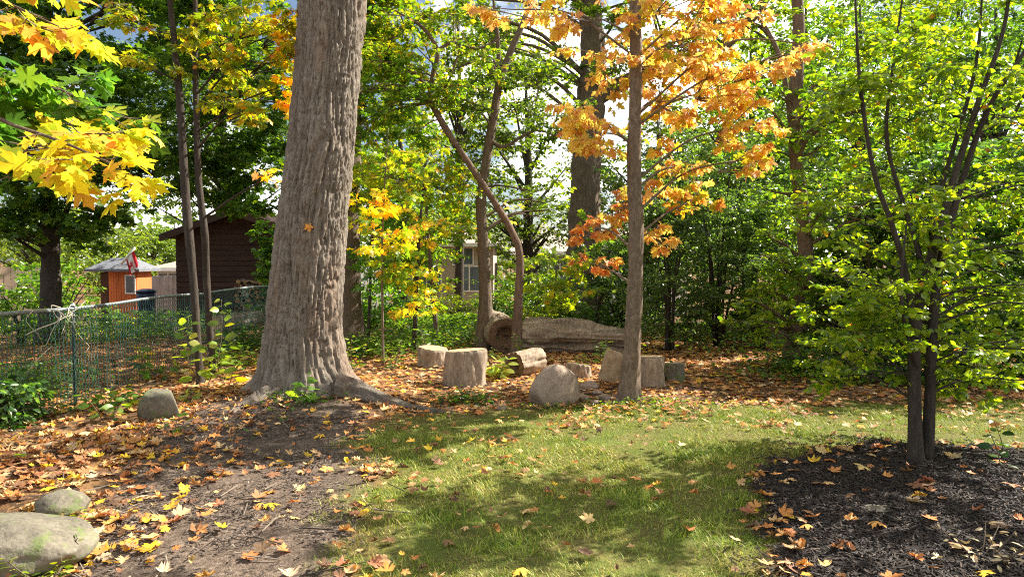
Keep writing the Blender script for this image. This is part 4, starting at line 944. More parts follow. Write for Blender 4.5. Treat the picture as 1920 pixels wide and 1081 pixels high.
# maple saplings with yellowing leaves in the middle distance
def sap(px, py, d, topx, topy, r, masses, lab, m='bark_mid', mid=0):
    masses = [(c_, r_ * 1.15, int(n_ * 2.6), p_) for c_, r_, n_, p_ in masses]
    tree('maple_sapling', lab, 'sapling', [(px, py, d), ((px + topx) / 2 + mid, (py + topy) / 2, d), (topx, topy, d)], [r, r * 0.7, r * 0.25], m, masses, 'maple_lo', 'leaf', 0.12, per=6, tilt=0.85, ns=8, seg=24, group='maple saplings in the wood behind the stumps', twr=0.003, flare=0.2, branch_r=0.5, bark_amp=0.08)
YG2 = YELLOW_GREEN + [(0.16, 0.26, 0.02, 3)]
sap(718, 655, 10.4, 728, 240, 0.022, [C(700, 440, 110, 60, 10.3, 90, YG2 + YELLOW, .4), C(690, 385, 90, 40, 10.2, 60, YELLOW, .3), C(735, 490, 90, 60, 10.4, 60, YG2, .4), C(740, 330, 120, 70, 10.6, 110, YG2, .5), C(690, 300, 90, 60, 10.5, 60, YG2, .4)], 'thin pale sapling right of the old maple with yellow leaves', 'bark_slim', -6)
sap(776, 625, 12.2, 800, 300, 0.045, [C(770, 420, 110, 70, 12.2, 120, YG2 + ORANGE, .5), C(780, 520, 110, 60, 12.0, 90, YG2 + YELLOW, .4), C(790, 570, 90, 50, 11.8, 60, YG2 + YELLOW, .4), C(820, 350, 130, 70, 12.4, 130, YG2, .6), C(760, 340, 110, 60, 12.5, 100, YG2, .5)], 'dark leaning sapling with orange and yellow leaves in the middle distance', 'bark_dark', -4)
sap(820, 622, 13.2, 795, 330, 0.05, [C(840, 420, 130, 80, 13.4, 150, GREEN_LIT + YG2, .6), C(830, 300, 150, 80, 13.6, 140, YG2, .6)], 'grey-brown sapling curving upward left of the forked tree', 'bark_mid', -2)
sap(690, 640, 13.0, 700, 180, 0.03, [C(690, 250, 130, 90, 13, 150, GREEN_LIT + YG2, .6), C(720, 390, 110, 80, 13, 130, GREEN_LIT, .6), C(700, 510, 100, 70, 12.8, 100, GREEN_LIT, .5), C(760, 260, 150, 90, 13.2, 170, YG2, .7), C(660, 350, 80, 90, 12.8, 90, YG2, .4)], 'slim sapling with light green leaves beside the pale picket fence', 'bark_dark', 3)
sap(1022, 640, 12.4, 1045, 470, 0.02, [C(1025, 500, 120, 60, 12.4, 100, G_BRIGHT, .4), C(1060, 545, 110, 50, 12.2, 70, YG2, .35), C(1015, 560, 90, 70, 12.4, 90, G_BRIGHT, .4), C(1075, 490, 70, 40, 12.2, 40, YELLOW_GREEN, .3), C(1045, 600, 70, 40, 12.6, 45, GREEN_LIT, .3)], 'low bright green sapling in front of the thick rear trunk', 'bark_mid', 6)
sap(1112, 590, 14.5, 1150, 380, 0.04, [C(1150, 440, 100, 80, 14.5, 110, GREEN_LIT, .6), C(1160, 520, 120, 80, 14.2, 160, GREEN_SHRUB, .6)], 'dark thin sapling between thick rear trunk and slim maple', 'bark_dark', 10)

# shrubs on the right and behind
def shrub(px, py, d, w, h, n, pal, lab, seed, size=0.06, name='tall_shrub', m='leaf_gloss', kind='tiny', grp='tall leafy shrubs along the back'):
    g = np.random.default_rng(seed)
    base = P(px, py, d); base[2] = H(base[0], d)
    o = thing(name, lab, 'shrub', base, grp)
    ww = w * d / F; hh = h * d / F
    tips = []
    for k in range(7):
        a = g.uniform(0, 6.28); rr = g.uniform(0.1, 0.42) * ww
        e = base + np.array([math.cos(a) * rr, math.sin(a) * rr * 0.8, hh * g.uniform(0.6, 0.95)]); mid = base + (e - base) * 0.5 + np.array([math.cos(a), math.sin(a), 0]) * -0.05 * ww
        mb = MB(); tube(mb, [base + [math.cos(a) * 0.06, math.sin(a) * 0.06, -0.05], mid, e], [0.03, 0.02, 0.006], 5, 14, 0.1); mb.obj('stem', 'bark_dark', o); tips.append((mid, e))
    lv = Leaves(); tw = MB(); K = 46; n = n * 2.0; size = size * 1.3
    for k in range(K):
        mid, e = tips[k % 7]; zf = g.uniform(0.12, 1.0) ; 
        c = base + np.array([g.normal() * ww * 0.22, g.normal() * ww * 0.2, hh * zf]); r0 = ww * g.uniform(0.13, 0.24)
        foliage(lv, tw, c, np.array([r0, r0, r0 * 0.8]), n / K, size, pal, None, 8, 0.35, 0.95, 0.002)
    lv.done(); mb = MB(); lv.write(mb, kind); mb.obj('foliage', m, o, kind='stuff'); tw.obj('twigs', 'bark_dark', o, kind='stuff')
SH = GREEN_SHRUB
shrub(1255, 650, 12.2, 190, 300, 4500, SH, 'tall grey-green shrub just right of the slim maple', 101)
shrub(1345, 640, 12.8, 220, 400, 6000, SH, 'tallest grey-green shrub behind the leaf-covered clearing', 102)
shrub(1425, 648, 12.4, 190, 330, 4500, SH + GREEN_LIT, 'dense shrub left of the reddish trunk', 103)
shrub(1560, 690, 10.6, 200, 300, 3800, GREEN_LIT + SH, 'bright green shrub right of the reddish trunk', 104, 0.075, kind='oval_lo')
shrub(1650, 700, 9.8, 210, 380, 4200, GREEN_LIT + SH, 'green shrub behind the multi-stemmed tree on its left', 105, 0.075, kind='oval_lo')
shrub(1800, 705, 9.6, 230, 420, 4500, GREEN_LIT + SH, 'green shrub behind the multi-stemmed tree on its right', 106, 0.075, kind='oval_lo')
shrub(1930, 700, 9.4, 230, 420, 4000, GREEN_LIT + SH, 'green shrub at the right edge of the picture behind the lawn', 107, 0.075, kind='oval_lo')
shrub(2080, 700, 9.6, 240, 420, 2600, GREEN_LIT + SH, 'green shrub just beyond the right edge behind the lawn', 118, 0.09, kind='oval_lo')
shrub(2260, 690, 10.0, 260, 420, 2400, GREEN_LIT + SH, 'green shrub well beyond the right edge behind the lawn', 119, 0.09, kind='oval_lo')
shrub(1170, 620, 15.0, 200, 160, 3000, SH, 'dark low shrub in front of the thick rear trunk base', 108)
shrub(1040, 625, 14.0, 170, 120, 2200, GREEN_LIT + SH, 'bushy green shrub behind the fallen log', 109, 0.07)
shrub(520, 560, 16.5, 80, 190, 1400, GREEN_LIT + GREEN_DARK, 'leafy bush hanging over the right half of the brown shed', 111, 0.10, kind='oval_lo')
shrub(115, 575, 16.5, 150, 130, 2200, GREEN_LIT, 'rounded green bush between left maple and orange shed', 112, 0.08)
shrub(40, 590, 15.0, 150, 110, 1600, GREEN_LIT, 'loose bush at the foot of the board fence', 113, 0.08)
shrub(10, 690, 6.6, 120, 100, 600, GREEN_DARK + GREEN_SHRUB, 'low dark weeds growing through the near end of the wire fence', 114, 0.06)
shrub(700, 600, 16.0, 220, 80, 2200, GREEN_LIT, 'low green bush in front of the pale picket fence', 115, 0.07)
shrub(850, 590, 19.0, 200, 42, 1500, G_BRIGHT, 'sunlit low hedge in front of the beige house', 116, 0.07)
shrub(960, 590, 18.0, 150, 70, 1800, GREEN_LIT, 'small bush beneath the tan house', 117, 0.07)

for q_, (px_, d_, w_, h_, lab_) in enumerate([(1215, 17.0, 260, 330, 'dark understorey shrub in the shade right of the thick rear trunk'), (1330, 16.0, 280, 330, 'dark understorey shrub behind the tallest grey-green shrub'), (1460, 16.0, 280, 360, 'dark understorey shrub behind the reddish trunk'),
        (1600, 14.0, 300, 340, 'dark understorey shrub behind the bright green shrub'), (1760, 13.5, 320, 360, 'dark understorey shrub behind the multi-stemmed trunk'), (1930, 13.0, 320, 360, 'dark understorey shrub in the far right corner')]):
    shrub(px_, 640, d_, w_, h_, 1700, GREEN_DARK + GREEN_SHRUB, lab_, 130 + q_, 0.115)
# background trees
def far_tree(px, base_py, d, w, h, n, pal, lab, seed, size, trunk_r=0.2, kind='tiny', low=0.15):
    g = np.random.default_rng(seed); base = P(px, base_py, d); base[2] = H(base[0], d)
    o = thing('background_tree', lab, 'tree', base, 'trees in the yards behind')
    ww, hh = w * d / F, h * d / F
    mb = MB(); tube(mb, [base, base + [0.1, 0, hh * 0.5], base + [0.0, 0, hh * 0.92]], [trunk_r, trunk_r * 0.7, trunk_r * 0.15], 9, 16, 0.1, px, True, 0.4); mb.obj('trunk', 'bark_dark', o)
    lv = Leaves(); K = 60; n = n * 1.7
    for k in range(K):
        u = norm(g.normal(size=3)) * g.uniform(0.2, 1) ** 0.5
        c = base + np.array([u[0] * ww * 0.42, u[1] * ww * 0.42, hh * (low + (1 - low) * (0.5 + 0.46 * u[2]))]); r0 = ww * g.uniform(0.10, 0.20)
        if k % 3 == 0:
            mb = MB(); a = base + np.array([0.05, 0, max(hh * low * 0.6, (c - base)[2] * 0.65)]); tube(mb, [a, (a + c) / 2, c], [trunk_r * 0.3, trunk_r * 0.2, 0.01], 5, 8); mb.obj('branch', 'bark_dark', o)
        foliage(lv, None, c, np.array([r0, r0, r0 * 0.75]), n / K, size, pal, None, 7, 0.35, 0.9, 0)
    lv.done(); mb = MB(); lv.write(mb, kind); mb.obj('crown', 'leaf', o, kind='stuff')
FG = [(0.12, 0.19, 0.035, 3), (0.17, 0.24, 0.04, 3), (0.09, 0.15, 0.04, 2)]
far_tree(200, 560, 42, 210, 175, 4500, FG, 'light green round tree beyond the orange shed', 201, 0.26)
far_tree(285, 550, 48, 130, 165, 3300, FG, 'pale green tree between the orange shed and the brown shed', 202, 0.28)
far_tree(60, 560, 36, 260, 220, 4800, FG, 'sunlit tree beyond the board fence', 203, 0.24)
far_tree(330, 560, 60, 120, 150, 2200, GREEN_SHRUB, 'hazy blue-green tree far behind the sheds', 204, 0.34)
far_tree(850, 570, 44, 300, 200, 4000, FG, 'green tree rising behind the beige house', 205, 0.28)
far_tree(720, 580, 30, 260, 330, 4500, GREEN_LIT, 'leafy tree behind the old maple and picket fence', 206, 0.2)
far_tree(1230, 600, 26, 320, 420, 7000, GREEN_LIT + GREEN_SHRUB, 'tall green tree behind the orange maple crown', 207, 0.17)
far_tree(1400, 600, 22, 330, 560, 9000, GREEN_LIT, 'tall green tree filling the gap above the tall shrubs', 208, 0.15)
far_tree(1600, 620, 19, 360, 640, 9500, GREEN_LIT + GREEN_DARK, 'tall leafy tree behind the multi-stemmed tree', 209, 0.13, kind='tiny')
far_tree(1850, 620, 18, 400, 640, 9500, GREEN_LIT + GREEN_DARK, 'tall leafy tree in the upper right corner behind', 210, 0.13, kind='tiny')
far_tree(2160, 620, 19, 340, 520, 3000, GREEN_LIT, 'tall leafy tree just beyond the right edge', 211, 0.13)
far_tree(420, 590, 26, 420, 560, 8000, GREEN_DARK + GREEN_LIT, 'dark green tree behind the brown shed roof', 212, 0.20, low=0.26)
far_tree(-150, 600, 20, 380, 560, 5000, GREEN_DARK, 'dark tree beyond the left edge behind the board fence', 213, 0.16)
far_tree(750, 600, 21, 300, 430, 6000, YELLOW_GREEN + GREEN_LIT * 2, 'yellow-green tree in the middle distance behind the saplings', 216, 0.16, low=0.1)
far_tree(985, 600, 22, 280, 500, 6500, GREEN_LIT + GREEN_SHRUB, 'light leafy tree between the two pale houses', 217, 0.12, low=0.1)
far_tree(1500, 600, 30, 520, 700, 7500, GREEN_LIT + GREEN_SHRUB, 'large green tree closing the sky behind the reddish trunk', 218, 0.22)
far_tree(1780, 600, 27, 520, 720, 7500, GREEN_LIT, 'large green tree closing the sky behind the multi-stemmed tree', 219, 0.22)
far_tree(860, 600, 28, 420, 620, 5200, GREEN_LIT + YELLOW_GREEN, 'airy tall tree in the centre with sky showing through', 214, 0.17, low=0.5)

# far-off wood that closes the horizon
def far_wood():
    lv = Leaves()
    for k in range(110):
        a = -1.35 + 2.7 * k / 109 + rng.normal() * 0.01; dd = rng.uniform(70, 95); x, y = dd * math.sin(a), dd * math.cos(a); hh = rng.uniform(9, 13) if abs(a - 0.05) > 0.12 else rng.uniform(5, 7); z = H(x, y)
        for q in range(5):
            c = np.array([x + rng.normal() * 2, y + rng.normal() * 2, z + hh * rng.uniform(0.2, 0.8)])
            foliage(lv, None, c, np.array([2.2, 2.2, 1.9]), 55, 0.7, FG + GREEN_SHRUB, None, 5, 0.3, 0.7, 0)
    lv.done(); mb = MB(); lv.write(mb, 'tiny'); mb.obj('far_woods', 'leaf', kind='stuff')
far_wood()

# ------------------------------------------------------------------ STUMPS, LOGS, STONES
def stump(name, label, px0, px1, py_top, py_bot, lean=(0, 0), slope=(0.0, 0.0), m='bark_pale', seed=1.0, n=64, grp='cut stumps set out as seats'):
    g0 = G((px0 + px1) / 2, py_bot); rad = 0.5 * (px1 - px0) * g0[1] / F; cy = g0[1] + rad * 0.85; cx = P((px0 + px1) / 2, py_bot, cy)[0]
    zb = H(cx, cy) - 0.04; h = P(0, py_top, cy)[2] - zb
    rad = 0.5 * (px1 - px0) * cy / F
    o = thing(name, label, 'stump', (cx, cy, zb), grp)
    th = np.linspace(0, 2 * math.pi, n, endpoint=False); u = np.linspace(0, 1, 22)
    ct, st = np.cos(th), np.sin(th)
    shape = 1 + 0.10 * (fbm(ct * 1.3 + seed, st * 1.3, seed, 2) - 0.5) * 2
    Rr = rad * shape[None, :] * (1.03 - 0.04 * u[:, None] + 0.07 * np.exp(-u[:, None] * 6)) + 0.020 * (noise(ct[None, :] * 5 + seed, st[None, :] * 5, u[:, None] * 2.5) - 0.5) * 2 + 0.014 * (smooth(0, .4, np.abs(2 * noise(ct[None, :] * 8 + seed, st[None, :] * 8, u[:, None] * 1.2) - 1)) - 0.5) + 0.006 * (noise(ct[None, :] * 24 + seed, st[None, :] * 24, u[:, None] * 4) - 0.5) * 2
    tilt = slope[0] * ct[None, :] * rad + slope[1] * st[None, :] * rad
    Z = zb + u[:, None] * (h + tilt)
    Rr[-1] -= 0.012
    X = cx + Rr * ct + lean[0] * u[:, None]; Y = cy + Rr * st + lean[1] * u[:, None]
    v = np.stack([X, Y, Z], -1); i = np.arange(21)[:, None] * n; j = np.arange(n)[None, :]; j2 = (j + 1) % n
    mb = MB(); mb.add(v, np.stack([i + j, i + j2, i + n + j2, i + n + j], -1).reshape(-1, 4)); mb.obj('bark', m, o)
    # cut top, lightly dished and rough
    rr = np.linspace(1, 0.04, 10); top = v[-1]; ctr = top.mean(0)
    w = ctr + (top - ctr)[None] * rr[:, None, None]; w[..., 2] += 0.004 + 0.006 * (noise(w[..., 0] * 30, w[..., 1] * 30, seed) - 0.5) * (rr[:, None] < 0.99)
    w = w - np.array([ctr[0], ctr[1], ctr[2]]); i = np.arange(9)[:, None] * n
    mb = MB(); mb.add(w, [np.stack([i + j, i + j2, i + n + j2, i + n + j], -1).reshape(-1, 4), (np.arange(n) + 9 * n).reshape(1, -1)])
    c = mb.obj('cut_face', 'cut', None); c.parent = o; c.location = (ctr[0] - cx, ctr[1] - cy, ctr[2] - zb)
    return o
stump('tree_stump', 'squat stump at the left, half behind the larger pale stump', 786, 840, 652, 688, (0, 0), (-0.10, 0.05), seed=3.3)
stump('tree_stump', 'tallest pale grey stump standing front left of the clearing', 832, 909, 656, 725, (0.02, 0), (0.06, -0.04), seed=1.7)
stump('tree_stump', 'smallest round stump just behind the dome-shaped boulder', 1062, 1106, 682, 710, (0, 0), (-0.12, -0.12), seed=5.1)
stump('tree_stump', 'broad split stump behind the slim maple trunk', 1172, 1243, 668, 728, (0.0, 0), (0.0, -0.05), seed=8.9)
stump('tree_stump', 'mossy block stump at the right end of the stump row', 1244, 1282, 680, 713, (0, 0), (0.02, -0.05), seed=6.2, m='stone_moss')

def wedge():   # split slab leaning against the broad stump
    g = G(1165, 722); cx, cy = P(1162, 700, g[1] + 0.15)[:2]; zb = H(cx, cy) - 0.02
    o = thing('split_slab', 'split log slab with fresh tan wood leaning against the broad stump', 'log', (cx, cy, zb))
    n = 26; th = np.linspace(-0.1, math.pi + 0.1, n); r = 0.26; L = 0.40
    prof = np.stack([np.cos(th) * r, np.sin(th) * r * 0.62], 1)
    ax = norm(np.array([0.32, 0.08, 1.0])); sx = norm(np.cross(np.array([0, 1.0, 0]), ax)); sy = np.cross(ax, sx)
    c0 = np.array([cx - 0.04, cy, zb])
    seg = 8; V = []
    for k in range(seg):
        c = c0 + ax * L * k / (seg - 1); q = prof * (1 + 0.05 * (noise(k * 0.8, th * 4) - 0.5))[:, None]
        V.append(c + q[:, :1] * sx + q[:, 1:2] * sy)
    V = np.array(V); i = np.arange(seg - 1)[:, None] * n; j = np.arange(n - 1)[None, :]
    mb = MB(); mb.add(V, np.stack([i + j, i + j + 1, i + n + j + 1, i + n + j], -1).reshape(-1, 4)); mb.obj('bark', 'bark_pale', o)
    V2 = V - sy * 0.001
    fl = np.array([[k * 2, k * 2 + 1, k * 2 + 3, k * 2 + 2] for k in range(seg - 1)]); edge = V[:, [0, -1]].reshape(-1, 3)
    mb = MB(); mb.add(edge, fl); mb.add(V[-1], np.arange(n).reshape(1, -1)); mb.add(V[0], np.arange(n)[::-1].reshape(1, -1)); mb.obj('cut_face', 'cut', o, smooth_=False)
wedge()

def log(name, label, a, b, r0, r1, m, seed=1.0, n=72, seg=90, amp=0.10, hollow=0.0, deep=0.0, cut=True, face='cut'):
    """a lying log between two ground points; r0, r1 end radii"""
    a = np.array(a, float); b = np.array(b, float); mid = (a + b) / 2
    o = thing(name, label, 'log', (mid[0], mid[1], H(mid[0], mid[1])))
    t = norm(b - a); x = norm(np.cross(t, np.array([0, 0, 1.0]))); y = np.cross(x, t)
    u = np.linspace(0, 1, seg)[:, None]; th = np.linspace(0, 2 * math.pi, n, endpoint=False)[None, :]
    L = np.linalg.norm(b - a)
    r = r0 + (r1 - r0) * u
    dis = amp * 2 * (fbm(np.cos(th) * 1.5 + seed, np.sin(th) * 1.5, u * L * 1.8 + seed, 3) - 0.5) + amp * 0.9 * (noise(u * L * 2.2, seed, 1) - 0.5) + 0.05 * (noise(np.cos(th) * 8 + seed, np.sin(th) * 8, u * L * 2.5) - 0.5) * 2 + 0.04 * (noise(np.cos(th) * 18, np.sin(th) * 18, u * L * 4 + seed) - 0.5) * 2 + amp * 0.35 * (smooth(0, .35, np.abs(2 * noise(np.cos(th) * 4 + seed, np.sin(th) * 4, u * L * 1.6 + seed) - 1)) - 0.6)
    if deep:
        cr = noise(np.cos(th) * 3 + seed * 3, np.sin(th) * 3, u * L * 1.1 + 4)
        dis = dis - deep * smooth(0.58, 0.74, cr)
    R_ = r * (1 + dis)
    c = a + (b - a) * u
    sagc = c[:, None, :] if c.ndim == 2 else c
    v = sagc + R_[..., None] * (x * np.cos(th)[..., None] + y * np.sin(th)[..., None])
    i = np.arange(seg - 1)[:, None] * n; j = np.arange(n)[None, :]; j2 = (j + 1) % n
    mb = MB(); mb.add(v, np.stack([i + j, i + j2, i + n + j2, i + n + j], -1).reshape(-1, 4)); mb.obj('bark', m, o)
    for idx, tt in ((0, -t), (seg - 1, t)):
        ring = v[idx]; ctr = ring.mean(0); rr = np.linspace(1, 0.03, 9)
        w = ctr + (ring - ctr)[None] * rr[:, None, None]
        dep = hollow * smooth(0.55, 0.3, rr)[:, None] * (0.7 + 0.6 * noise(np.cos(th[0]) * 2, np.sin(th[0]) * 2, seed))[None, :] if (hollow and idx == 0) else 0.012 * noise(np.cos(th[0])[None, :] * rr[:, None] * 6, np.sin(th[0])[None, :] * rr[:, None] * 6, 1) * (rr[:, None] < 0.99)
        w = w - tt * np.asarray(dep)[..., None]
        q = np.stack([i[:8] + j, i[:8] + j2, i[:8] + n + j2, i[:8] + n + j], -1).reshape(-1, 4)
        mb = MB(); lo = (w - ctr)
        # local frame so that rings follow the face
        A = np.stack([x, y, tt], 0); mb.add(lo @ A.T, [q, (np.arange(n) + 8 * n).reshape(1, -1)])
        f = mb.obj('cut_face', face if cut else m, None); f.parent = o
        mt = Matrix.Identity(4)
        for rI in range(3):
            mt[rI][0], mt[rI][1], mt[rI][2] = float(x[rI]), float(y[rI]), float(tt[rI]); mt[rI][3] = float(ctr[rI] - o.location[rI])
        f.matrix_local = mt
    return o
ga = P(985, 632, 12.3); gb = P(1180, 634, 11.9); gb2 = P(1190, 640, 11.8)
log('fallen_log', 'long weathered fallen log with deep cracks behind the stumps', [ga[0], 12.2, 0.26], [gb2[0], 11.7, 0.22], 0.30, 0.22, 'bark_log', 2.6, amp=0.42, deep=0.5, seg=150, n=110)
p = P(946, 618, 12.0)
log('hollow_log', 'thick log lying end-on with a rotten brown cut face behind the twisted tree', [p[0], 12.0, 0.29], [p[0] - 0.25, 13.4, 0.34], 0.29, 0.30, 'bark_log', 4.1, amp=0.16, hollow=0.12, seg=60, face='rot')
p = P(960, 678, 9.9); q = P(1003, 676, 9.7)
log('short_log', 'short pale-barked log lying on its side right of the yellow-leaved plant', [p[0] + 0.02, 9.5, 0.16], [q[0] + 0.03, 9.85, 0.18], 0.18, 0.17, 'bark_pale', 6.4, amp=0.2, hollow=0.1, face='rot', seg=40)
p = P(430, 575, 13.5)
log('cut_log', 'short cut log with pale end behind the wire fence', [p[0] - 0.1, 13.0, 0.35], [p[0] + 0.35, 14.1, 0.40], 0.18, 0.17, 'bark_pale', 7.7, seg=30)

def boulder(name, label, c, rad, m, seed, amp=0.16, lean=0.0, cat='boulder', grp=None, n=72, sharp=1.0, base=True, taper=0.0, facets=7):
    c = np.array(c, float); z0 = H(c[0], c[1]) if base else c[2]
    o = bpy.data.objects.new(name, None)
    th = np.linspace(0, 2 * math.pi, n, endpoint=False)[None, :]; ph = np.linspace(-0.5 * math.pi, 0.5 * math.pi, n // 2)[:, None]
    d = np.stack([np.cos(ph) * np.cos(th), np.cos(ph) * np.sin(th), np.sin(ph) + 0 * th], -1)
    r = 1 + amp * 2 * (fbm(d[..., 0] * 1.2 + seed, d[..., 1] * 1.2, d[..., 2] * 1.2, 3) - 0.5) + 0.05 * (noise(d[..., 0] * 5 + seed, d[..., 1] * 5, d[..., 2] * 5) - 0.5)
    # a few broken facets
    g = np.random.default_rng(int(seed * 10))
    for k in range(facets):
        nrm = norm(g.normal(size=3)); off = g.uniform(0.78, 0.95); dot = d @ nrm
        lim = np.where(dot > 0.15, off / np.maximum(dot, 0.15), 9); r = np.minimum(r, lim + 0.02 * (1 - sharp))
    v = d * r[..., None] * np.array(rad); v[..., :2] *= (1 - taper * v[..., 2:3] / rad[2]); v[..., 0] += lean * v[..., 2]
    v = v + np.array([0, 0, rad[2] * 0.72])
    i = np.arange(n // 2 - 1)[:, None] * n; j = np.arange(n)[None, :]; j2 = (j + 1) % n
    mb = MB(); mb.add(v, np.stack([i + j, i + j2, i + n + j2, i + n + j], -1).reshape(-1, 4))
    o = mb.obj(name, m); o.location = (c[0], c[1], z0 - 0.02)
    return tag(o, label, cat, grp)
g = G(1045, 764); boulder('boulder', 'rounded brown boulder at the lawn edge in front of the small stump', (P(1042, 700, g[1] + 0.2)[0], g[1] + 0.22, 0), (0.275, 0.24, 0.27), 'stone', 6.4, 0.09, 0.10, taper=0.14, facets=5)
g = G(60, 1075); boulder('boulder', 'large mossy grey boulder in the bottom left corner', (P(15, 1000, 3.65)[0], 3.70, 0), (0.40, 0.30, 0.155), 'stone_moss', 5.7, 0.15, n=110, facets=12)
boulder('stone', 'smaller flat-topped stone behind the mossy corner boulder', (P(107, 960, 4.3)[0], 4.35, 0), (0.17, 0.14, 0.095), 'stone_moss', 8.2, 0.14, facets=11, cat='stone')
g = G(290, 792); boulder('boulder', 'grey-green stone in the leaves below the wire fence', (P(292, 770, g[1] + 0.1)[0], g[1] + 0.14, 0), (0.20, 0.13, 0.20), 'stone_moss', 9.9, 0.16, facets=12)
boulder('stone', 'flat greenish stone half sunk in the dark mulch', (P(1650, 975, 4.25)[0], 4.25, 0), (0.17, 0.10, 0.035), 'stone_moss', 12.3, 0.10, cat='stone')
for k, (px, py, s_, lab) in enumerate([(1105, 728, 0.12, 'flat stone topmost of the pile between boulder and slim maple'), (1120, 738, 0.07, 'pale pointed stone in the middle of the pile beside the boulder'), (1133, 748, 0.085, 'round stone nearest the slim maple trunk'),
                                       (1096, 748, 0.07, 'dark stone touching the right foot of the boulder'), (1117, 755, 0.06, 'small stone at the lawn edge below the pile'), (1168, 752, 0.09, 'pale stone against the foot of the slim maple'), (940, 766, 0.07, 'small grey stone at the lawn edge left of the boulder')]):
    g = G(px, py); boulder('stone', lab, g, (s_, s_ * 0.8, s_ * 0.55), 'stone', 20 + k * 1.7, 0.15, cat='stone', n=36)
for k, (px, py, s_, lab) in enumerate([(1560, 700, 0.26, 'pale rock leftmost behind the multi-stemmed tree'), (1620, 712, 0.30, 'brown rock in the middle behind the multi-stemmed tree'), (1680, 715, 0.24, 'white rock just left of the multi-stemmed trunk'), (1640, 690, 0.2, 'pale flat rock at the back of the rock group'), (1255, 655, 0.12, 'white flecked rock behind the stump row')]):
    g = G(px, py); boulder('rock', lab, g, (s_, s_ * 0.7, s_ * 0.6), 'stone' if k == 1 else 'stone_white', 40 + k * 2.3, 0.15, cat='rock', n=44)

# ------------------------------------------------------------------ SMALL PLANTS
def plant(px, py, hpx, lab, pal, kind, size, n, seed, name='leafy_plant', spread=0.35, m='leaf', d=None, nst=3, cat='plant', whorl=False):
    g0 = G(px, py) if d is None else P(px, py, d)
    if d is not None: g0[2] = H(g0[0], d)
    g = np.random.default_rng(seed); h = hpx * g0[1] / F
    o = thing(name, lab, cat, g0, 'young plants in the leaf litter')
    lv = Leaves()
    for s_ in range(nst):
        a = g.uniform(0, 6.28); e = g0 + np.array([math.cos(a) * spread * h, math.sin(a) * spread * h, h * g.uniform(0.75, 1.0)]); b = g0 + [math.cos(a) * 0.02, math.sin(a) * 0.02, -0.02]
        mb = MB(); pts = [b, (b + e) / 2 + g.normal(size=3) * 0.04 * h, e]; tube(mb, pts, [0.005, 0.004, 0.002], 5, 10); mb.obj('stem', 'bark_mid', o)
        k = max(2, n // nst); t = np.linspace(0.25 if not whorl else 0.1, 1, k); sp_ = spline(pts, 50); p = sp_[(t * 49).astype(int)]
        ang = np.arange(k) * 2.4 + g.uniform(0, 6); dr = np.stack([np.cos(ang), np.sin(ang), g.uniform(-0.25, 0.35, k)], 1)
        sz = size * g.uniform(0.7, 1.15, k) * (1.1 - 0.4 * t)
        p = p + norm(dr) * (0.25 * sz)[:, None]
        lv.add(p, dr, np.array([[0.1, -0.35, 0.9]]) + g.normal(size=(k, 3)) * 0.5, sz, pick_cols(pal, k))
    lv.done(); lv.parts(np.arange(len(lv.p)), kind, m, o)
PG = [(0.12, 0.22, 0.03, 3), (0.18, 0.28, 0.04, 2), (0.08, 0.16, 0.03, 2)]
PV = [(0.30, 0.36, 0.08, 3), (0.42, 0.46, 0.14, 2), (0.2, 0.3, 0.05, 2)]
TPL['lance'] = [fan(mirror([(0, 0), (0.10, 0.2), (0.14, 0.45), (0.08, 0.8), (0, 1)]), (0, 0.45), 0.25, 0.2)]
plant(382, 690, 175, 'tall young shoot with round yellow-green leaves in front of the wire fence', PV + G_BRIGHT, 'oval', 0.19, 34, 301, spread=0.28, d=8.2, nst=2)
plant(425, 655, 90, 'low yellow-green shoot beside the twin-stemmed maple', PV + G_BRIGHT, 'oval', 0.17, 30, 302, spread=0.45, d=8.4)
plant(562, 738, 55, 'bright green seedling at the foot of the old maple', PG, 'oval', 0.16, 18, 303, d=7.35)
plant(300, 690, 70, 'pale green maple seedling behind the wire fence', PG, 'maple_lo', 0.2, 26, 304, d=9.2, spread=0.6)
plant(360, 752, 22, 'tiny round-leaved seedling left of the old maple', PV, 'oval', 0.12, 12, 305)
plant(200, 790, 55, 'dark round-leaved seedling left of the grey-green stone', PG, 'oval', 0.13, 22, 306, spread=0.7)
plant(325, 815, 40, 'small seedling in front of the grey-green stone', PG, 'oval', 0.085, 12, 307, spread=0.5)
plant(930, 690, 42, 'pale variegated plant between the tall stump and the short log', PV, 'oval', 0.19, 34, 308, spread=0.55, nst=5, d=9.3)
plant(925, 655, 25, 'pale variegated plant in front of the hollow log', PV, 'oval', 0.11, 16, 309, spread=0.8, d=11.0, nst=4)
plant(1130, 672, 45, 'upright plant with narrow leaves in front of the fallen log', PG, 'lance', 0.14, 60, 310, spread=0.25, d=10.6, nst=4, whorl=True)
plant(1092, 668, 22, 'small narrow-leaved plant left of the upright one', PG, 'lance', 0.11, 30, 311, spread=0.3, d=10.4, whorl=True)
plant(1162, 662, 18, 'small narrow-leaved plant behind the broad stump', PG, 'lance', 0.11, 24, 312, spread=0.3, d=10.2, whorl=True)
plant(803, 640, 60, 'upright narrow-leaved plant left of the forked tree', PG, 'lance', 0.15, 50, 313, spread=0.3, d=11.4, nst=4, whorl=True)
plant(735, 668, 60, 'bushy narrow-leaved plant beside the thin pale sapling', PG, 'lance', 0.14, 60, 314, spread=0.4, d=10.2, nst=5, whorl=True)
plant(660, 668, 70, 'feathery weed at the right side of the old maple', PV + PG, 'lance', 0.13, 60, 315, spread=0.5, d=10.0, nst=5, whorl=True)
plant(985, 640, 45, 'green leafy shoot at the foot of the twisted tree', PG, 'oval', 0.12, 30, 316, spread=0.5, d=11.2, nst=4)
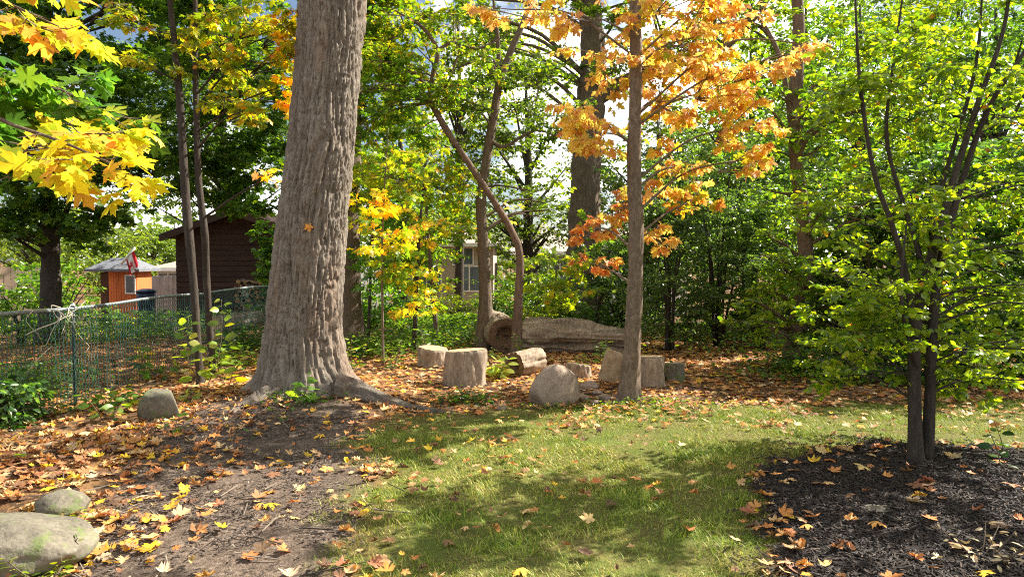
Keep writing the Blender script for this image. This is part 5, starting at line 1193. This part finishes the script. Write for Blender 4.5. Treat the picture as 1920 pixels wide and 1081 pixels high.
plant(262, 655, 70, 'goldenrod stem with narrow leaves behind the wire fence', PG + YELLOW, 'lance', 0.13, 36, 317, spread=0.15, d=9.8, nst=1, whorl=True)
plant(118, 985, 48, 'sprig of feathery green weed beside the corner stones', PV + G_BRIGHT, 'lance', 0.055, 110, 318, spread=0.9, d=4.0, nst=5, whorl=True)
plant(90, 1060, 60, 'feathery green weed growing over the mossy corner boulder', PV + G_BRIGHT, 'lance', 0.055, 130, 319, spread=1.1, d=3.5, nst=6, whorl=True)
plant(470, 822, 18, 'tiny green seedling in the bare soil', PG, 'oval', 0.05, 8, 320)
plant(530, 790, 55, 'thin green sprig in the soil below the old maple', PG, 'oval', 0.06, 16, 321, spread=0.5)
plant(45, 868, 20, 'bright green seedling in the leaves at the left', PG, 'oval', 0.08, 7, 322)
plant(1890, 845, 110, 'dark leafy twig drooping at the right edge over the lawn', GREEN_DARK, 'oval', 0.10, 16, 323, spread=0.3, d=4.9, nst=2)

# ------------------------------------------------------------------ GROUND COVER
def inview_xy(n, x0, x1, y0, y1):
    x = rng.uniform(x0, x1, n); y = rng.uniform(y0, y1, n); k = np.abs(x) < y * 0.76 + 1.4; return x[k], y[k]

def grass():
    mb = MB()
    x, y = inview_xy(500000, -1.9, 7.5, 3.1, 8.4)
    l, s, m = zones(x, y)
    patch = fbm(x * 1.6, y * 1.6, 3, 3)
    keep = rng.uniform(0, 1, len(x)) < l * np.clip(0.25 + 1.5 * (patch - 0.3), 0.12, 1) * np.clip(6.0 / y, 0.5, 1.2) * 0.75
    x, y, patch = x[keep], y[keep], patch[keep]; N = len(x)
    z = hgt(x, y)
    hgt_ = rng.uniform(0.012, 0.036, N) * (0.45 + 1.9 * np.clip(fbm(x * 4.5, y * 4.5, 8, 2) - 0.25, 0, 1)); a = rng.uniform(0, 6.28, N); le = rng.uniform(0.3, 1.7, N) * hgt_
    w = rng.uniform(0.0013, 0.0030, N)
    dx, dy = np.cos(a), np.sin(a); px_, py_ = -dy, dx
    b = np.stack([x, y, z - 0.004], 1); sd = np.stack([px_ * w, py_ * w, 0 * w], 1); ld = np.stack([dx * le, dy * le, 0 * le], 1); up = np.stack([0 * w, 0 * w, hgt_], 1)
    v = np.stack([b - sd, b + sd, b + 0.35 * ld + 0.6 * up + sd * 0.8, b + 0.35 * ld + 0.6 * up - sd * 0.8, b + ld + up], 1)
    base = (np.arange(N) * 5)[:, None]
    green = pick_cols([(0.18, 0.26, 0.022, 3), (0.27, 0.34, 0.03, 3), (0.11, 0.19, 0.02, 2), (0.36, 0.39, 0.05, 1.5)], N); dry = pick_cols([(0.46, 0.40, 0.10, 3), (0.38, 0.32, 0.08, 2), (0.52, 0.44, 0.16, 1)], N)
    isdry = rng.uniform(0, 1, N) < np.clip(0.74 - 1.2 * (fbm(x * 2.3 + 8, y * 2.3, 1, 3) - 0.15), 0.1, 0.85)
    col = np.where(isdry[:, None], dry, green)
    mb.add(v.reshape(-1, 3), [(base + np.array([[0, 1, 2, 3]])), (base + np.array([[3, 2, 4]]))], np.repeat(col, 5, 0))
    mb.obj('grass', 'grass', kind='stuff')
grass()

def chips(name, m, x, y, lx, ly, lz, pal, zoff=0.0, tilt=0.35):
    N = len(x); z = hgt(x, y) + zoff
    L = rng.uniform(*lx, N); Wd = rng.uniform(*ly, N); T = rng.uniform(*lz, N)
    a = rng.uniform(0, 6.28, N); d = np.stack([np.cos(a), np.sin(a), rng.normal(size=N) * tilt], 1); d = norm(d)
    up = norm(np.array([[0, 0, 1.0]]) + rng.normal(size=(N, 3)) * tilt); s = norm(np.cross(d, up)); u = np.cross(s, d)
    c = np.stack([x, y, z + T], 1); v = []
    for (i, j, k) in ((-1, -1, -1), (1, -1, -1), (1, 1, -1), (-1, 1, -1), (-1, -1, 1), (1, -1, 1), (1, 1, 1), (-1, 1, 1)):
        tp = rng.uniform(0.55, 1.0, (N, 1)) if i > 0 else 1.0
        v.append(c + d * (i * L / 2)[:, None] + s * (j * Wd / 2)[:, None] * tp + u * (k * T / 2)[:, None])
    v = np.stack(v, 1); base = (np.arange(N) * 8)[:, None, None]; q = np.array([[4, 5, 6, 7], [0, 1, 5, 4], [1, 2, 6, 5], [2, 3, 7, 6], [3, 0, 4, 7]])[None]
    mb = MB(); mb.add(v.reshape(-1, 3), (base + q).reshape(-1, 4), np.repeat(pick_cols(pal, N), 8, 0)); return mb.obj(name, m, smooth_=False, kind='stuff')
x, y = inview_xy(60000, 0.8, 5.8, 3.0, 6.2); l, s, m_ = zones(x, y); k = rng.uniform(0, 1, len(x)) < np.maximum(m_ * 0.85, 0.10 * smooth(0.35, 0.0, sdf_poly(x, y, MULCH)))
chips('mulch_chips', 'mulch', x[k], y[k], (0.010, 0.055), (0.003, 0.011), (0.002, 0.006), [(0.018, 0.013, 0.011, 5), (0.036, 0.026, 0.02, 3), (0.085, 0.065, 0.052, 1.2), (0.010, 0.008, 0.007, 3), (0.17, 0.125, 0.09, 0.5), (0.07, 0.038, 0.022, 2)], 0.03)
x, y = inview_xy(40000, -4.2, -0.4, 3.0, 8.4); l, s, m_ = zones(x, y); k = rng.uniform(0, 1, len(x)) < s * 0.7 * np.clip(0.3 + 2 * (noise(x * 3, y * 3, 6) - 0.3), 0, 1)
chips('soil_debris', 'chips', x[k], y[k], (0.008, 0.045), (0.003, 0.010), (0.002, 0.005), [(0.10, 0.075, 0.058, 4), (0.22, 0.17, 0.13, 2.5), (0.05, 0.036, 0.03, 3), (0.36, 0.29, 0.22, 0.8)], 0.012, 0.2)
x, y = inview_xy(2600, -4.6, 6, 3.1, 11); l, s, m_ = zones(x, y); k = rng.uniform(0, 1, len(x)) < (1 - l) * 0.6
chips('twig_litter', 'chips', x[k], y[k], (0.10, 0.35), (0.004, 0.008), (0.004, 0.008), [(0.14, 0.10, 0.075, 3), (0.30, 0.24, 0.18, 1.5), (0.06, 0.045, 0.035, 2)], 0.014, 0.06)

# fallen leaves: the ones that show largest are things, the rest is one carpet
def fallen():
    xs, ys = [], []
    x, y = inview_xy(92000, -9.5, 9, 3.0, 15.0)
    l, s, m = zones(x, y)
    lit = np.clip(1 - l - s - m, 0, 1)
    dens = 0.06 * np.clip(l, 0, 1) * (0.35 + 1.6 * (noise(x * 1.7, y * 1.7, 9) > 0.55)) + 0.06 * s * (0.3 + 1.4 * (noise(x * 1.5 + 4, y * 1.5, 2) > 0.5)) + 0.05 * m + 0.3 * (m > 0.15) * (m < 0.9) + lit * np.clip(0.45 + 1.5 * (fbm(x * 0.9, y * 0.9, 12, 2) - 0.35), 0.25, 1.0)
    near_edge = lit + s; dens = np.where((s > 0.3) & (x < -2.0 - 0.1 * (y - 4)), dens + 0.22, dens)
    dens = np.where((y > 6.3) & (l > 0.5), dens * 2.6, dens)
    k = rng.uniform(0, 1, len(x)) < dens; x, y, l, s, m = x[k], y[k], l[k], s[k], m[k]; N = len(x)
    size = rng.uniform(0.045, 0.115, N) * np.where(l > 0.5, 0.85, 1.0); a = rng.uniform(0, 6.28, N)
    d = np.stack([np.cos(a), np.sin(a), rng.normal(size=N) * 0.12], 1); nn = np.array([[0, 0, 1.0]]) + rng.normal(size=(N, 3)) * 0.24
    col = pick_cols(FALL, N)
    yel = rng.uniform(0, 1, N) < np.where(s > 0.5, 0.17, 0.05); col[yel] = pick_cols([(0.74, 0.5, 0.03, 1), (0.70, 0.42, 0.04, 1)], int(yel.sum()))
    p = np.stack([x, y, hgt(x, y) + rng.uniform(0.010, 0.035, N) + 0.03 * m + 0.016 * (l > 0.5)], 1)
    lv = Leaves(); lv.add(p, d, nn, size, col); lv.done()
    score = np.where(np.abs(x) < y * 0.70, lv.s / y * (1.0 / np.sqrt(y)), 0); score = np.where(y < 3.4, 0, score)
    big = np.argsort(-score)[:300]
    objs = lv.parts(big, 'fallen', 'leaf_dry', None, 'fallen_leaf')
    for o, i in zip(objs, big):
        c = lv.c[i]; r_, g_ = c[0], c[1]
        hue = 'yellow' if (g_ / r_ > 0.58 and c[2] < 0.08) else ('dark brown' if r_ < 0.27 else ('tan' if c[2] > 0.11 else ('rust brown' if r_ < 0.42 else 'orange')))
        surf = 'black mulch' if m[i] > 0.5 else ('lawn' if l[i] > 0.5 else ('bare soil' if s[i] > 0.5 else 'leaf litter'))
        LM = {'black mulch': [('the multi-stemmed trunk', 3.05, 5.27), ('the flat greenish stone', 2.22, 4.25)], 'lawn': [('the dome-shaped boulder', 0.5, 7.6), ('the edge of the bare soil', -0.9, 4.7), ('the edge of the black mulch', 1.5, 4.4)],
              'bare soil': [('the old maple', -2.4, 8.0), ('the mossy corner boulder', -2.5, 3.7), ('the lawn edge', -0.95, 4.8)], 'leaf litter': [('the grey-green stone', -3.6, 7.2), ('the mossy corner boulder', -2.5, 3.7), ('the old maple', -2.4, 8.0)]}[surf]
        lm = min(LM, key=lambda q: math.hypot(q[1] - x[i], q[2] - y[i])); ddx, ddy = x[i] - lm[1], y[i] - lm[2]; dd = math.hypot(ddx, ddy)
        side = ('right of' if ddx > 0 else 'left of') if abs(ddx) > abs(ddy) else ('behind' if ddy > 0 else 'before')
        big_ = 'large ' if lv.s[i] > 0.115 else ('small ' if lv.s[i] < 0.085 else '')
        where = f"on the {surf} {'just' if dd < 0.6 else ('well' if dd > 1.2 else 'quite')} {side} {lm[0]}"; hue = big_ + hue
        lab = f'{hue} maple leaf {where}'
        if len(lab.replace('-', ' ').split()) > 16: lab = lab.replace('maple ', '')
        tag(o, lab, 'leaf', f'{hue} leaves fallen {where}')
    rest = np.setdiff1d(np.arange(N), big); mb = MB()
    nearr = rest[y[rest] < 5.6]; farr = rest[y[rest] >= 5.6]
    lv.write(mb, 'fallen', nearr); lv.write(mb, 'fallen_lo', farr[y[farr] < 7.6]); lv.write(mb, 'maple_far', farr[y[farr] >= 7.6]); mb.obj('leaf_litter', 'leaf_dry', kind='stuff')
fallen()

def stuck_leaf():
    p = P(577, 419, TREE0[1] - 0.40); lv = Leaves()
    lv.add(p[None], np.array([[0.25, -0.15, -1.0]]), np.array([[0.1, -1.0, 0.15]]), np.array([0.10]), np.array([[0.72, 0.27, 0.05]])); lv.done()
    o = lv.parts([0], 'maple', 'leaf_dry', None, 'caught_leaf')[0]; tag(o, 'orange maple leaf caught on the bark of the old maple', 'leaf')
stuck_leaf()
plant(1835, 1052, 60, 'clump of dried tan stems and leaves lying in the black mulch', [(0.5, 0.4, 0.22, 3), (0.38, 0.27, 0.13, 2)], 'lance', 0.07, 60, 331, spread=1.3, nst=8, name='dried_plant', m='leaf_dry')

def undergrowth():
    lv = Leaves()
    def patch(px, py, d, w, dep, h, n, pal, size):
        c = P(px, py, d); c[2] = H(c[0], d); r = 0.5 * w * d / F
        m_ = n; u = rng.normal(size=(m_, 2)) * 0.5; x = c[0] + u[:, 0] * r; y = d + u[:, 1] * dep; z = hgt(x, y) + rng.uniform(0.03, 1, m_) ** 1.4 * h
        a = rng.uniform(0, 6.28, m_); lv.add(np.stack([x, y, z], 1), np.stack([np.cos(a), np.sin(a), rng.normal(size=m_) * 0.3], 1), np.array([[0, 0, 1.0]]) + rng.normal(size=(m_, 3)) * 0.4, rng.uniform(0.6, 1.2, m_) * size, pick_cols(pal, m_))
    patch(800, 630, 13.2, 240, 1.2, 0.32, 3500, GREEN_DARK + GREEN_LIT, 0.07)
    patch(860, 600, 16.5, 420, 1.5, 0.28, 4000, GREEN_LIT, 0.09)
    patch(1100, 610, 15.5, 350, 1.2, 0.6, 3500, GREEN_DARK + GREEN_SHRUB, 0.08)
    patch(1350, 625, 14.0, 420, 0.8, 0.5, 3500, GREEN_DARK + GREEN_SHRUB, 0.07)
    patch(1720, 700, 9.2, 620, 0.5, 0.6, 6000, GREEN_LIT + GREEN_DARK, 0.07)
    patch(250, 600, 14.5, 420, 1.2, 0.55, 3500, GREEN_DARK + GREEN_LIT, 0.09)
    patch(60, 660, 8.6, 260, 0.8, 0.4, 1200, GREEN_DARK, 0.07); patch(40, 700, 7.0, 150, 0.5, 0.55, 900, GREEN_DARK + GREEN_SHRUB, 0.05); patch(210, 760, 7.4, 160, 0.3, 0.16, 130, GREEN_LIT, 0.09); patch(430, 640, 10.5, 120, 0.5, 0.35, 350, GREEN_LIT, 0.08)
    patch(470, 640, 12.5, 160, 0.8, 0.4, 1000, GREEN_DARK, 0.08)
    patch(690, 650, 11.5, 160, 0.7, 0.3, 800, GREEN_DARK + GREEN_LIT, 0.08)
    patch(1490, 700, 9.8, 120, 0.4, 0.25, 500, GREEN_DARK, 0.06)
    patch(560, 750, 7.5, 160, 0.35, 0.10, 260, GREEN_DARK, 0.05)
    patch(1180, 755, 7.5, 420, 0.2, 0.08, 500, GREEN_LIT, 0.04)
    patch(870, 750, 7.9, 140, 0.3, 0.12, 350, GREEN_DARK, 0.05)
    lv.done(); mb = MB(); lv.write(mb, 'oval_lo'); mb.obj('undergrowth', 'leaf', kind='stuff')
undergrowth()
